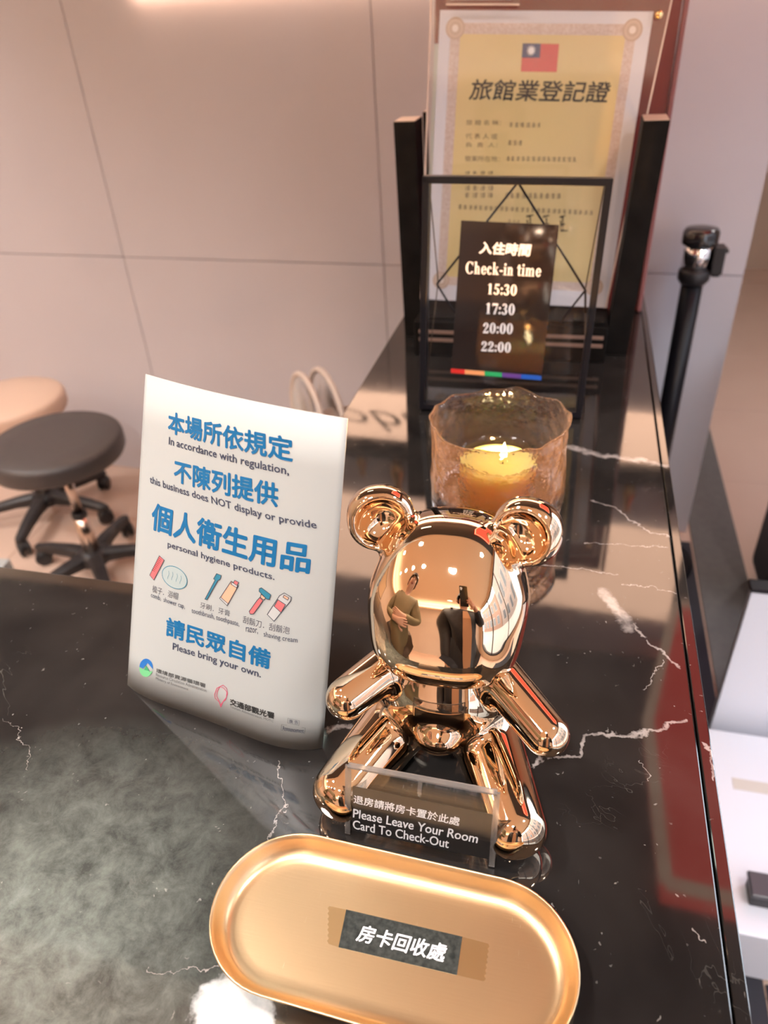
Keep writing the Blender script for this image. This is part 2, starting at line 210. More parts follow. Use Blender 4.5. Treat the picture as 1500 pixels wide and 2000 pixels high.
# ------------------------------------------------------------------ measured layout (metres, z above counter top)
D = json.loads(r'''{"PB": [[-0.36525, 0.3922, 0.0], [-0.35742, 0.38806, -0.0], [-0.34946, 0.38474, -0.0], [-0.34141, 0.38206, -0.0], [-0.33327, 0.37985, -0.0], [-0.32505, 0.37799, -0.0], [-0.31678, 0.37636, -0.0], [-0.30847, 0.37484, -0.0], [-0.30012, 0.37337, 0.0], [-0.29176, 0.37188, 0.0], [-0.28337, 0.37032, 0.0], [-0.27499, 0.36866, 0.0], [-0.2666, 0.3669, 0.0], [-0.25821, 0.36506, 0.0], [-0.24983, 0.36315, 0.0], [-0.24146, 0.36122, 0.0], [-0.23309, 0.35935, 0.0], [-0.22473, 0.35761, 0.0], [-0.21638, 0.35612, 0.0], [-0.20803, 0.35499, 0.0], [-0.19967, 0.35437, 0.0], [-0.1913, 0.3544, 0.0], [-0.1829, 0.35528, 0.0], [-0.17448, 0.3572, 0.0], [-0.16602, 0.36037, -0.0]], "PT": [[-0.30493, 0.45188, 0.28509], [-0.29798, 0.44855, 0.2855], [-0.291, 0.44509, 0.28601], [-0.28398, 0.44152, 0.2866], [-0.27694, 0.43786, 0.28727], [-0.26987, 0.43415, 0.28799], [-0.26276, 0.43039, 0.28876], [-0.25562, 0.42663, 0.28955], [-0.24844, 0.42289, 0.29036], [-0.24123, 0.41919, 0.29117], [-0.23397, 0.41556, 0.29196], [-0.22668, 0.41203, 0.29272], [-0.21935, 0.40862, 0.29343], [-0.21198, 0.40536, 0.29409], [-0.20456, 0.40227, 0.29467], [-0.1971, 0.39938, 0.29517], [-0.18959, 0.39672, 0.29556], [-0.18203, 0.3943, 0.29584], [-0.17443, 0.39217, 0.29598], [-0.16678, 0.39034, 0.29598], [-0.15907, 0.38884, 0.29582], [-0.15132, 0.3877, 0.29548], [-0.14351, 0.38694, 0.29495], [-0.13564, 0.38658, 0.29422], [-0.12773, 0.38666, 0.29327]], "PL": [["本場所依規定", "blue", [0.1743, 0.867], [0.8167, 0.8777], [0.1704, 0.9259]], ["In accordance with regulation,", "ink", [0.1851, 0.8307], [0.8044, 0.8391], [0.1836, 0.8577]], ["不陳列提供", "blue", [0.2266, 0.7399], [0.7656, 0.7567], [0.2244, 0.803]], ["this business does NOT display or provide", "ink", [0.0784, 0.7055], [0.9226, 0.7161], [0.0726, 0.7319]], ["個人衛生用品", "blue", [0.0986, 0.5762], [0.9049, 0.5936], [0.1034, 0.6615]], ["personal hygiene products.", "ink", [0.2113, 0.5386], [0.7657, 0.5501], [0.2088, 0.5633]], ["梳子．浴帽", "thin", [0.1317, 0.3826], [0.2842, 0.39], [0.1331, 0.4059]], ["comb,  shower cap,", "ink", [0.1263, 0.3591], [0.3257, 0.3647], [0.125, 0.3799]], ["牙刷．牙膏", "thin", [0.4064, 0.3917], [0.5624, 0.3991], [0.407, 0.4113]], ["toothbrush, toothpaste,", "ink", [0.3615, 0.3596], [0.611, 0.374], [0.3618, 0.3816]], ["刮鬍刀．刮鬍泡", "thin", [0.627, 0.3953], [0.8393, 0.4032], [0.628, 0.4188]], ["razor,", "ink", [0.6439, 0.3667], [0.7014, 0.3744], [0.6428, 0.3854]], ["shaving cream", "ink", [0.728, 0.3692], [0.8745, 0.3761], [0.7267, 0.3913]], ["請民眾自備", "blue", [0.2243, 0.2544], [0.763, 0.2701], [0.225, 0.3219]], ["Please bring your own.", "ink", [0.2679, 0.2086], [0.7233, 0.2269], [0.2673, 0.2408]], ["環境部資源循環署", "grey", [0.1816, 0.1119], [0.4502, 0.1219], [0.1821, 0.1278]], ["Resource Circulation Administration", "fine", [0.1818, 0.0985], [0.4566, 0.1078], [0.1808, 0.1106]], ["Ministry of Environment", "fine", [0.1831, 0.0829], [0.361, 0.0861], [0.1821, 0.0951]], ["交通部觀光署", "black", [0.5773, 0.0959], [0.7934, 0.1021], [0.5762, 0.1202]], ["Tourism Administration, MOTC", "fine", [0.5779, 0.0842], [0.79, 0.0878], [0.5774, 0.0947]], ["廣 告", "ink", [0.8588, 0.1001], [0.8967, 0.0985], [0.8579, 0.114]], ["Announcement", "ink", [0.8322, 0.0687], [0.9214, 0.068], [0.8311, 0.0857]]], "PI": {"comb": [["red", [[0.1645, 0.5074], [0.1943, 0.4997], [0.139, 0.4238], [0.1118, 0.4333]]], ["line", [[0.1623, 0.5004], [0.18, 0.4977], [0.1793, 0.4961], [0.1615, 0.4988]]], ["line", [[0.1582, 0.4952], [0.176, 0.4925], [0.1752, 0.4908], [0.1574, 0.4935]]], ["line", [[0.154, 0.4899], [0.172, 0.4873], [0.1712, 0.4856], [0.1532, 0.4882]]], ["line", [[0.1499, 0.4846], [0.168, 0.4821], [0.1672, 0.4804], [0.1491, 0.4829]]], ["line", [[0.1458, 0.4793], [0.1639, 0.4768], [0.1631, 0.4751], [0.145, 0.4776]]], ["line", [[0.1417, 0.474], [0.1598, 0.4715], [0.159, 0.4698], [0.1409, 0.4723]]], ["line", [[0.1376, 0.4687], [0.1557, 0.4661], [0.1549, 0.4644], [0.1368, 0.467]]], ["line", [[0.1334, 0.4633], [0.1516, 0.4608], [0.1508, 0.4591], [0.1326, 0.4616]]], ["line", [[0.1293, 0.458], [0.1475, 0.4554], [0.1467, 0.4537], [0.1285, 0.4562]]]], "cap": [["capfill", [[0.3238, 0.4445], [0.3153, 0.4379], [0.304, 0.4323], [0.2906, 0.428], [0.2755, 0.4252], [0.2596, 0.424], [0.2437, 0.4246], [0.2284, 0.4269], [0.2146, 0.4307], [0.203, 0.4359], [0.1942, 0.4421], [0.1888, 0.4493], [0.1871, 0.4569], [0.1891, 0.4645], [0.1948, 0.4719], [0.2039, 0.4786], [0.2158, 0.4843], [0.2299, 0.4886], [0.2454, 0.4914], [0.2616, 0.4925], [0.2776, 0.4918], [0.2926, 0.4896], [0.3059, 0.4857], [0.3168, 0.4805], [0.3249, 0.4741], [0.3298, 0.467], [0.3313, 0.4594], [0.3292, 0.4518]]]], "brush": [["teal", [[0.4886, 0.5186], [0.5124, 0.5179], [0.5075, 0.5048], [0.4955, 0.4983], [0.4424, 0.4259], [0.4315, 0.4255], [0.4816, 0.4972], [0.4732, 0.4993]]]], "paste": [["peach", [[0.5642, 0.5118], [0.5999, 0.5057], [0.5479, 0.432], [0.5091, 0.4461]]], ["red", [[0.582, 0.5186], [0.6009, 0.5164], [0.5937, 0.5053], [0.5747, 0.5084]]], ["white", [[0.5129, 0.4514], [0.5531, 0.4392], [0.5479, 0.432], [0.5091, 0.4461]]], ["white", [[0.5698, 0.5107], [0.5984, 0.5054], [0.5925, 0.4983], [0.5639, 0.5036]]]], "razor": [["teal", [[0.7092, 0.5228], [0.7525, 0.5102], [0.7466, 0.4948], [0.736, 0.4936], [0.6991, 0.5098], [0.7, 0.5186]]], ["peach", [[0.7096, 0.504], [0.7301, 0.4962], [0.722, 0.4888], [0.7059, 0.4936]]], ["red", [[0.7045, 0.4928], [0.7186, 0.4862], [0.7005, 0.4634], [0.6777, 0.4363], [0.663, 0.432], [0.6573, 0.4391], [0.6728, 0.4574], [0.692, 0.481]]]], "foam": [["white", [[0.8092, 0.5261], [0.8387, 0.5182], [0.8369, 0.5071], [0.7716, 0.4327], [0.7404, 0.4475], [0.79, 0.5148]]], ["red", [[0.7841, 0.5019], [0.8169, 0.4924], [0.8002, 0.4655], [0.7691, 0.479]]], ["peach", [[0.8096, 0.5205], [0.8298, 0.5154], [0.8251, 0.508], [0.8061, 0.5133]]]], "emblem": [["eblue", [[0.0794, 0.0988], [0.0797, 0.1066], [0.0823, 0.1147], [0.0868, 0.1225], [0.093, 0.1298], [0.1006, 0.1361], [0.1093, 0.1413], [0.1186, 0.145], [0.1279, 0.1469], [0.1367, 0.1468], [0.1447, 0.145], [0.1515, 0.1416], [0.1568, 0.1368], [0.1604, 0.1307], [0.1635, 0.1182], [0.1298, 0.132], [0.1026, 0.1033], [0.0801, 0.102]]], ["egreen", [[0.1621, 0.1236], [0.1618, 0.116], [0.1594, 0.1082], [0.1553, 0.1006], [0.1494, 0.0935], [0.1422, 0.0873], [0.134, 0.0824], [0.1251, 0.0791], [0.1157, 0.0769], [0.1066, 0.0766], [0.0982, 0.078], [0.091, 0.0812], [0.0853, 0.0859], [0.0813, 0.0919], [0.0791, 0.1017], [0.1029, 0.1004], [0.1222, 0.1094], [0.1467, 0.1047], [0.1603, 0.1115]]], ["egreen2", [[0.123, 0.1213], [0.1436, 0.1067], [0.1109, 0.1011]]]], "island": [["loopr", [[0.5398, 0.1578], [0.5579, 0.1514], [0.5636, 0.1328], [0.5543, 0.1067], [0.5426, 0.0974], [0.5316, 0.0734], [0.5252, 0.0894], [0.5021, 0.0975], [0.4974, 0.1109], [0.5084, 0.1374]]], ["loopb", [[0.5444, 0.1475], [0.5601, 0.1376], [0.5579, 0.1166], [0.5426, 0.0974], [0.5289, 0.0786], [0.52, 0.0968], [0.5081, 0.1081], [0.5113, 0.1266], [0.5241, 0.1476]]]], "frame1": [["box", [[0.8523, 0.1172], [0.9009, 0.113], [0.9002, 0.0952], [0.8521, 0.099]]]], "frame2": [["box", [[0.8266, 0.0895], [0.9263, 0.0871], [0.9253, 0.0655], [0.8252, 0.0673]]]]}, "holder": [[-0.11923, 0.29287, 0.07692], [-0.0178, 0.28986, 0.07987], [-0.01844, 0.28513, 0.00067], [-0.12473, 0.28847, 0.0008]], "insert": [[-0.11702, 0.29157, 0.05639], [-0.01951, 0.28857, 0.05753], [-0.02038, 0.28569, 0.00907], [-0.12135, 0.28874, 0.00707]], "HL": [["退房請將房卡置於此處", [[-0.1177, 0.29052, 0.03865], [-0.04197, 0.28814, 0.03858], [-0.11682, 0.29106, 0.04809]]], ["Please Leave Your Room", [[-0.11916, 0.2896, 0.02245], [-0.0291, 0.28688, 0.02431], [-0.11809, 0.29016, 0.03248]]], ["Card To Check-Out", [[-0.11999, 0.28884, 0.00936], [-0.04903, 0.28675, 0.01164], [-0.11934, 0.28944, 0.01973]]]], "label": [[-0.10986, 0.23631, 0.0035], [-0.03114, 0.23534, 0.0035], [-0.03103, 0.21195, 0.0035], [-0.10815, 0.21215, 0.0035]], "tapeR": [[-0.03114, 0.23534, 0.0035], [-0.01447, 0.23469, 0.0035], [-0.01443, 0.21196, 0.0035], [-0.03103, 0.21195, 0.0035]], "tapeL": [[-0.12173, 0.23625, 0.0035], [-0.10986, 0.23631, 0.0035], [-0.10815, 0.21215, 0.0035], [-0.11481, 0.21267, 0.0035]], "TL": ["房卡回收處", [[-0.0985, 0.21816, 0.0035], [-0.03977, 0.21728, 0.0035], [-0.09802, 0.22932, 0.0035]]], "sign": [[-0.2007, 1.00106, 0.32201], [0.03597, 1.00314, 0.31634], [0.02857, 0.97616, -0.00243], [-0.20809, 0.97408, 0.00324]], "plaque": [[-0.14943, 0.99312, 0.26896], [-0.02404, 0.99404, 0.26375], [-0.03123, 0.97662, 0.05817], [-0.16009, 0.97562, 0.06288]], "SL": [["入住時間", [[-0.12517, 0.98993, 0.22802], [-0.05698, 0.99042, 0.22504], [-0.12492, 0.99127, 0.24388]]], ["Check-in time", [[-0.14228, 0.98755, 0.20203], [-0.04248, 0.98841, 0.19941], [-0.14187, 0.98892, 0.21824]]], ["15:30", [[-0.1117, 0.98563, 0.1754], [-0.0728, 0.98597, 0.17439], [-0.11148, 0.98688, 0.19011]]], ["17:30", [[-0.11308, 0.98339, 0.14893], [-0.07413, 0.98375, 0.14827], [-0.11285, 0.98468, 0.16419]]], ["20:00", [[-0.11613, 0.9811, 0.12217], [-0.07536, 0.98153, 0.12208], [-0.11585, 0.98237, 0.13721]]], ["22:00", [[-0.11769, 0.97892, 0.09655], [-0.07667, 0.9793, 0.09584], [-0.11737, 0.98015, 0.11115]]]], "bar": [[[-0.16018, 0.97616, 0.06929], [-0.14003, 0.97631, 0.0685], [-0.13989, 0.97579, 0.06229], [-0.16009, 0.97563, 0.06306]], [[-0.14003, 0.97631, 0.0685], [-0.11174, 0.97652, 0.06739], [-0.11152, 0.976, 0.06121], [-0.13989, 0.97579, 0.06229]], [[-0.11174, 0.97652, 0.06739], [-0.08703, 0.97671, 0.06643], [-0.08674, 0.97619, 0.06027], [-0.11152, 0.976, 0.06121]], [[-0.08703, 0.97671, 0.06643], [-0.0601, 0.97691, 0.06537], [-0.05974, 0.9764, 0.05925], [-0.08674, 0.97619, 0.06027]], [[-0.0601, 0.97691, 0.06537], [-0.03184, 0.97712, 0.06427], [-0.03139, 0.97661, 0.05817], [-0.05974, 0.9764, 0.05925]]], "wire": {"apex": [-0.07981, 1.01352, 0.31193], "l": [-0.18344, 1.00159, 0.18393], "r": [0.01655, 1.00341, 0.1798], "lt": [-0.19632, 1.0124, 0.31373], "rt": [0.0271, 1.01439, 0.30852], "lb": [-0.1441, 0.99701, 0.12458], "rb": [-0.01297, 0.99937, 0.13574], "bl": [-0.20362, 0.98682, 0.0115], "br": [0.03227, 0.98851, 0.00113], "rv": [0.01952, 1.00097, 0.15053]}, "cert": [[-0.2288, 1.30016, 0.49695], [0.07689, 1.3332, 0.47932], [0.05932, 1.27405, 0.06388], [-0.24637, 1.24102, 0.08151]], "cuv": {"yTL": [0.1064, 0.0702], "yTR": [0.8836, 0.0712], "yBR": [0.9191, 0.9052], "mL": [0.0801, 0.055], "mR": [0.9151, 0.0518], "flag": [[0.4078, 0.097], [0.5816, 0.0976], [0.5848, 0.1828], [0.4114, 0.1832]], "title": [[0.165, 0.2752], [0.8537, 0.2763], [0.1652, 0.2081]], "rows": [[[0.1597, 0.3568], [0.3357, 0.3555], [0.1601, 0.3399]], [[0.3755, 0.3603], [0.5443, 0.3591], [0.3734, 0.3448]], [[0.1622, 0.4025], [0.324, 0.4019], [0.1614, 0.384]], [[0.165, 0.4307], [0.3274, 0.4293], [0.1645, 0.4148]], [[0.3783, 0.4202], [0.4582, 0.4202], [0.376, 0.4031]], [[0.1667, 0.4797], [0.3461, 0.4777], [0.1647, 0.46]], [[0.3771, 0.4736], [0.738, 0.4703], [0.375, 0.4576]], [[0.1657, 0.5237], [0.3251, 0.5205], [0.1657, 0.513]], [[0.1713, 0.5813], [0.3322, 0.5778], [0.1706, 0.5632]], [[0.1738, 0.6069], [0.3353, 0.6032], [0.1731, 0.5886]], [[0.3836, 0.6036], [0.6857, 0.5989], [0.3811, 0.584]], [[0.1451, 0.6482], [0.8594, 0.6532], [0.1436, 0.6319]], [[0.4172, 0.6939], [0.4825, 0.696], [0.4152, 0.6789]]], "sig": [[0.5187, 0.7214], [0.7554, 0.7189], [0.5087, 0.6543]]}, "veins": {"a": [[0.0037, 0.3753], [0.0169, 0.3878], [0.0379, 0.393], [0.0431, 0.4134], [0.0667, 0.4233], [0.0911, 0.4281], [0.1078, 0.4394], [0.1247, 0.4498]], "b": [[0.0151, 0.8988], [0.0408, 0.8844], [0.0735, 0.8783], [0.0992, 0.8755], [0.1333, 0.8649]], "c": [[0.0481, 0.7694], [0.0659, 0.7589], [0.0886, 0.7411], [0.1099, 0.7139], [0.1315, 0.7106]], "d": [[0.0377, 0.6802], [0.0706, 0.6858], [0.1246, 0.6893]], "e": [[-0.0052, 0.6331], [0.0333, 0.631], [0.0724, 0.6335]], "f": [[0.0593, 0.602], [0.0737, 0.5695], [0.0804, 0.5524]], "f2": [[0.0854, 0.5606], [0.0974, 0.5449]], "f3": [[0.1008, 0.5386], [0.1132, 0.5207], [0.1234, 0.5097]], "g": [[0.0773, 0.6217], [0.1097, 0.615], [0.1342, 0.6138]], "h": [[0.1083, 0.5133], [0.1002, 0.4866], [0.0889, 0.4724]], "i": [[-0.4601, 0.3362], [-0.4306, 0.3249], [-0.4005, 0.2937]], "j": [[-0.1827, 0.2744], [-0.1794, 0.3099], [-0.1989, 0.3394]], "k": [[-0.2294, 0.1761], [-0.2058, 0.1797], [-0.1888, 0.1818], [-0.1781, 0.1857]], "w": [[-0.1821, 0.1566], [-0.1749, 0.1668], [-0.1598, 0.1716], [-0.1405, 0.1658], [-0.1532, 0.1561]], "m": [[0.1379, 0.4245], [0.142, 0.3938]], "n": [[-0.1685, 0.3822], [-0.1434, 0.3899], [-0.1355, 0.3942]], "o": [[0.085, 0.3965], [0.0897, 0.3832]], "q": [[0.1092, 0.2735], [0.1208, 0.2663]]}}''')

# ------------------------------------------------------------------ materials
def marble_mat():
    m,nt,b=new_mat('black_marble'); L=nt.links
    tc=nd(nt,'ShaderNodeTexCoord'); geo=nd(nt,'ShaderNodeNewGeometry')
    pos=geo.outputs['Position']
    def noise(sc,det=6,dist=0.,vec=None,rough=.6):
        n=nd(nt,'ShaderNodeTexNoise'); n.inputs['Scale'].default_value=sc; n.inputs['Detail'].default_value=det; n.inputs['Distortion'].default_value=dist; n.inputs['Roughness'].default_value=rough
        L.new(vec or pos,n.inputs[0]); return n
    def ramp(sock,p0,p1,c0=(0,0,0,1),c1=(1,1,1,1)):
        r=nd(nt,'ShaderNodeValToRGB'); r.color_ramp.elements[0].position=p0; r.color_ramp.elements[1].position=p1
        r.color_ramp.elements[0].color=c0; r.color_ramp.elements[1].color=c1; L.new(sock,r.inputs[0]); return r.outputs[0]
    def mth(op,a,bb=None,c=None):
        n=nd(nt,'ShaderNodeMath',operation=op)
        for i,x in enumerate((a,bb,c)):
            if x is None: continue
            if isinstance(x,(int,float)): n.inputs[i].default_value=x
            else: L.new(x,n.inputs[i])
        return n.outputs[0]
    def mixc(f,a,c):
        x=nd(nt,'ShaderNodeMix',data_type='RGBA')
        for i,s in ((0,f),(6,a),(7,c)):
            if isinstance(s,(tuple,float,int)): x.inputs[i].default_value=s
            else: L.new(s,x.inputs[i])
        return x.outputs[2]
    # jittered 2-D position
    n1=noise(38,4); sub=nd(nt,'ShaderNodeVectorMath',operation='SUBTRACT'); L.new(n1.outputs['Color'],sub.inputs[0]); sub.inputs[1].default_value=(.5,.5,.5)
    n2=noise(160,3); sub2=nd(nt,'ShaderNodeVectorMath',operation='SUBTRACT'); L.new(n2.outputs['Color'],sub2.inputs[0]); sub2.inputs[1].default_value=(.5,.5,.5)
    ma=nd(nt,'ShaderNodeVectorMath',operation='MULTIPLY_ADD'); L.new(sub.outputs[0],ma.inputs[0]); ma.inputs[1].default_value=(.028,.028,0); L.new(pos,ma.inputs[2])
    mb=nd(nt,'ShaderNodeVectorMath',operation='MULTIPLY_ADD'); L.new(sub2.outputs[0],mb.inputs[0]); mb.inputs[1].default_value=(.006,.006,0); L.new(ma.outputs[0],mb.inputs[2])
    fl=nd(nt,'ShaderNodeVectorMath',operation='MULTIPLY'); L.new(mb.outputs[0],fl.inputs[0]); fl.inputs[1].default_value=(1,1,0)
    P=fl.outputs[0]
    def seg(a,c,wd):
        s=nd(nt,'ShaderNodeVectorMath',operation='SUBTRACT'); L.new(P,s.inputs[0]); s.inputs[1].default_value=(*a,0)
        ba=np.array(c)-np.array(a); l2=float(ba@ba)
        d=nd(nt,'ShaderNodeVectorMath',operation='DOT_PRODUCT'); L.new(s.outputs[0],d.inputs[0]); d.inputs[1].default_value=(*(ba/l2),0)
        h=nd(nt,'ShaderNodeClamp'); L.new(d.outputs['Value'],h.inputs[0])
        q=nd(nt,'ShaderNodeVectorMath',operation='SCALE'); q.inputs[0].default_value=(*ba,0); L.new(h.outputs[0],q.inputs['Scale'])
        e=nd(nt,'ShaderNodeVectorMath',operation='DISTANCE'); L.new(s.outputs[0],e.inputs[0]); L.new(q.outputs[0],e.inputs[1])
        return mth('DIVIDE',e.outputs['Value'],wd)
    V=D['veins']; W=dict(a=.0022,b=.0065,c=.0016,d=.0009,e=.0009,f=.008,f2=.0024,f3=.0020,g=.0008,h=.0008,i=.0003,j=.0006,k=.0004,m=.0016,n=.0035,o=.0006,q=.0009)
    d=None
    for k,wd in W.items():
        for a,c in zip(V[k],V[k][1:]):
            s=seg(a,c,wd); d=s if d is None else mth('MINIMUM',d,s)
    vein=mth('MULTIPLY',ramp(d,.30,1.0,(1,1,1,1),(0,0,0,1)), ramp(noise(55,4).outputs[0],.25,.6,(.25,)*3+(1,),(1,1,1,1)))
    # fine wandering veins
    w1=nd(nt,'ShaderNodeTexVoronoi',feature='DISTANCE_TO_EDGE'); w1.inputs['Scale'].default_value=7; nn=noise(5,5,1.5)
    mm=nd(nt,'ShaderNodeVectorMath',operation='MULTIPLY_ADD'); L.new(nn.outputs['Color'],mm.inputs[0]); mm.inputs[1].default_value=(.35,.35,0); L.new(pos,mm.inputs[2]); L.new(mm.outputs[0],w1.inputs[0])
    fine=mth('MULTIPLY',ramp(w1.outputs['Distance'],.0,.004,(.16,)*3+(1,),(0,0,0,1)),ramp(noise(9,2).outputs[0],.55,.68))
    # specks and short scratches
    vo=nd(nt,'ShaderNodeTexVoronoi'); vo.inputs['Scale'].default_value=150; L.new(ma.outputs[0],vo.inputs[0])
    sp=mth('MULTIPLY',ramp(vo.outputs['Distance'],.05,.16,(1,1,1,1),(0,0,0,1)),ramp(noise(60,1).outputs[0],.56,.66,(0,0,0,1),(.5,)*3+(1,)))
    mp=nd(nt,'ShaderNodeMapping'); mp.inputs['Rotation'].default_value=(0,0,.5); mp.inputs['Scale'].default_value=(1,.18,1); L.new(pos,mp.inputs[0])
    vs=nd(nt,'ShaderNodeTexVoronoi'); vs.inputs['Scale'].default_value=220; L.new(mp.outputs[0],vs.inputs[0])
    sc=mth('MULTIPLY',ramp(vs.outputs['Distance'],.03,.09,(1,1,1,1),(0,0,0,1)),ramp(noise(18,2).outputs[0],.57,.7,(0,0,0,1),(.45,)*3+(1,)))
    # mineral clouds; the green grey left corner patch also paints in a ceiling reflection
    cl=ramp(noise(7,8,.6).outputs[0],.35,.75)
    base=mixc(cl,(.010,.009,.009,1),(.030,.027,.025,1))
    sep=nd(nt,'ShaderNodeSeparateXYZ'); L.new(ma.outputs[0],sep.inputs[0])
    gx=nd(nt,'ShaderNodeVectorMath',operation='DISTANCE'); L.new(pos,gx.inputs[0]); gx.inputs[1].default_value=(-.315,.165,ZT)
    g=mth('MULTIPLY',ramp(gx.outputs['Value'],.02,.20,(1,1,1,1),(0,0,0,1)),ramp(noise(42,11,.3,None,.75).outputs[0],.34,.70,(.25,)*3+(1,),(1,1,1,1)))
    base=mixc(g,base,(.25,.28,.25,1))
    base=mixc(fine,base,(.35,.34,.30,1)); base=mixc(vein,base,(.36,.33,.31,1)); base=mixc(sp,base,(.45,.43,.40,1)); base=mixc(sc,base,(.38,.37,.34,1))
    # white calcite patch under the tray edge
    dd=nd(nt,'ShaderNodeVectorMath',operation='DISTANCE'); L.new(P,dd.inputs[0]); c0=np.mean(V['w'],0); dd.inputs[1].default_value=(c0[0]+.002,c0[1]-.004,0)
    wp=ramp(dd.outputs['Value'],.0225,.0275,(1,1,1,1),(0,0,0,1))
    base=mixc(wp,base,mixc(ramp(noise(45,5).outputs[0],.3,.6),(.40,.44,.45,1),(.68,.68,.66,1)))
    L.new(base,b.inputs['Base Color'])
    rr=ramp(noise(30,5).outputs[0],.3,.8,(.03,)*3+(1,),(.085,)*3+(1,)); L.new(rr,b.inputs['Roughness'])
    b.inputs['IOR'].default_value=1.70
    return m
M_marble=marble_mat()
M_wall=noisy(mat('pale_wall_panel',(.66,.645,.69),.20,spec=.4),1.7,(.61,.59,.63),.7,bump=.02,bscale=60)
M_wall2=noisy(mat('beige_plaster',(.62,.52,.43),.6),2.,(.56,.46,.38),.6)
M_joint=mat('joint_filler',(.42,.37,.35),.7)  # darker filler seen between the wall panels
M_ceil=mat('beige_ceiling_paint',(.82,.65,.47),.7)
M_dkceil=mat('dark_brown_ceiling_panel',(.045,.036,.032),.6)
M_tile=noisy(mat('peach_floor_tile',(.60,.43,.34),.38),3.,(.66,.49,.39),.7)
M_grout=mat('floor_grout',(.40,.29,.24),.8)
M_black=mat('black_satin_metal',(.007,.007,.010),.35,spec=.25)
M_blackwood=noisy(mat('black_lacquered_wood',(.004,.0035,.0035),.5,spec=.06),30,(.014,.012,.011),.6)
M_blackpl=mat('black_plastic',(.015,.014,.016),.42)
M_seat=noisy(mat('black_leatherette',(.045,.038,.038),.45),120,(.055,.047,.046),.5,bump=.15,bscale=500)
M_beige=mat('beige_leatherette',(.66,.48,.37),.5)
M_chrome=mat('chrome',(.80,.80,.82),.12,1.)
M_gold=mat('rose_gold_chrome',(.88,.68,.49),.03,1.)
def tray_mat():
    m,nt,b=new_mat('brushed_brass'); L=nt.links
    b.inputs['Metallic'].default_value=1; b.inputs['Base Color'].default_value=(.93,.62,.34,1); b.inputs['Roughness'].default_value=.31
    geo=nd(nt,'ShaderNodeNewGeometry'); mp=nd(nt,'ShaderNodeMapping'); mp.inputs['Scale'].default_value=(40,900,900); L.new(geo.outputs['Position'],mp.inputs[0])
    n=nd(nt,'ShaderNodeTexNoise'); n.inputs['Scale'].default_value=1; n.inputs['Detail'].default_value=3; L.new(mp.outputs[0],n.inputs[0])
    mp2=nd(nt,'ShaderNodeMapping'); mp2.inputs['Rotation'].default_value=(0,0,-.75); mp2.inputs['Scale'].default_value=(1,.13,1); L.new(geo.outputs['Position'],mp2.inputs[0])
    v=nd(nt,'ShaderNodeTexVoronoi'); v.inputs['Scale'].default_value=260; L.new(mp2.outputs[0],v.inputs[0])
    r=nd(nt,'ShaderNodeValToRGB'); r.color_ramp.elements[0].position=.03; r.color_ramp.elements[1].position=.09; r.color_ramp.elements[0].color=(1,1,1,1); r.color_ramp.elements[1].color=(0,0,0,1); L.new(v.outputs['Distance'],r.inputs[0])
    n2=nd(nt,'ShaderNodeTexNoise'); n2.inputs['Scale'].default_value=22; L.new(geo.outputs['Position'],n2.inputs[0])
    r2=nd(nt,'ShaderNodeValToRGB'); r2.color_ramp.elements[0].position=.5; r2.color_ramp.elements[1].position=.62; L.new(n2.outputs[0],r2.inputs[0])
    mu=nd(nt,'ShaderNodeMath',operation='MULTIPLY'); L.new(r.outputs[0],mu.inputs[0]); L.new(r2.outputs[0],mu.inputs[1])
    mx=nd(nt,'ShaderNodeMix',data_type='RGBA'); L.new(mu.outputs[0],mx.inputs[0]); mx.inputs[6].default_value=(.90,.66,.385,1); mx.inputs[7].default_value=(1,.86,.62,1); L.new(mx.outputs[2],b.inputs['Base Color'])
    ad=nd(nt,'ShaderNodeMath',operation='MULTIPLY_ADD'); L.new(mu.outputs[0],ad.inputs[0]); ad.inputs[1].default_value=3; L.new(n.outputs[0],ad.inputs[2])
    bp=nd(nt,'ShaderNodeBump'); bp.inputs['Strength'].default_value=.10; bp.inputs['Distance'].default_value=.0004; L.new(ad.outputs[0],bp.inputs['Height']); L.new(bp.outputs[0],b.inputs['Normal'])
    return m
M_tray=tray_mat()
M_paper=mat('white_card',(.44,.465,.46),.45,spec=.25)
M_white=mat('white_lacquer',(.74,.74,.80),.35)
M_cream=mat('cream_plastic',(.72,.63,.56),.4)
M_redwood=noisy(mat('red_lacquered_wood',(.20,.035,.030),.25),4,(.15,.03,.028),.5)
M_glass=clear('clear_glass_sheet',(.97,.98,.985),1.45,.01)
M_acryl=clear('clear_acrylic',(.985,.985,.985),1.45,.05)
M_tape=clear('clear_sticky_tape',(.965,.95,.92),1.5,.12)
C=lambda n,c,r=.5:mat(n,c,r)
INK={'blue':C('blue_print',(.003,.13,.32),.5),'ink':C('slate_print',(.045,.055,.095),.5),'thin':C('grey_print',(.10,.10,.12),.5),'grey':C('dark_grey_print',(.07,.07,.07),.5),'fine':C('fine_grey_print',(.16,.16,.16),.5),'black':C('black_print',(.02,.02,.02),.5),
 'red':C('coral_print',(.74,.16,.17)),'line':C('dark_line_print',(.08,.03,.04)),'teal':C('teal_print',(.03,.21,.32)),'peach':C('peach_print',(.78,.42,.28)),'white':C('white_print',(.52,.53,.53)),'capfill':C('pale_aqua_print',(.40,.475,.475)),
 'eblue':C('emblem_blue',(.02,.16,.50)),'egreen':C('emblem_green',(.17,.55,.25)),'egreen2':C('emblem_dark_green',(.05,.35,.15)),'loopr':C('loop_red',(.60,.08,.15)),'loopb':C('loop_blue',(.05,.15,.35)),'box':C('thin_box_print',(.25,.25,.25)),'outline':C('outline_print',(.06,.07,.09)),'cwhite':C('cool_white_print',(.93,.93,.95),.4)}

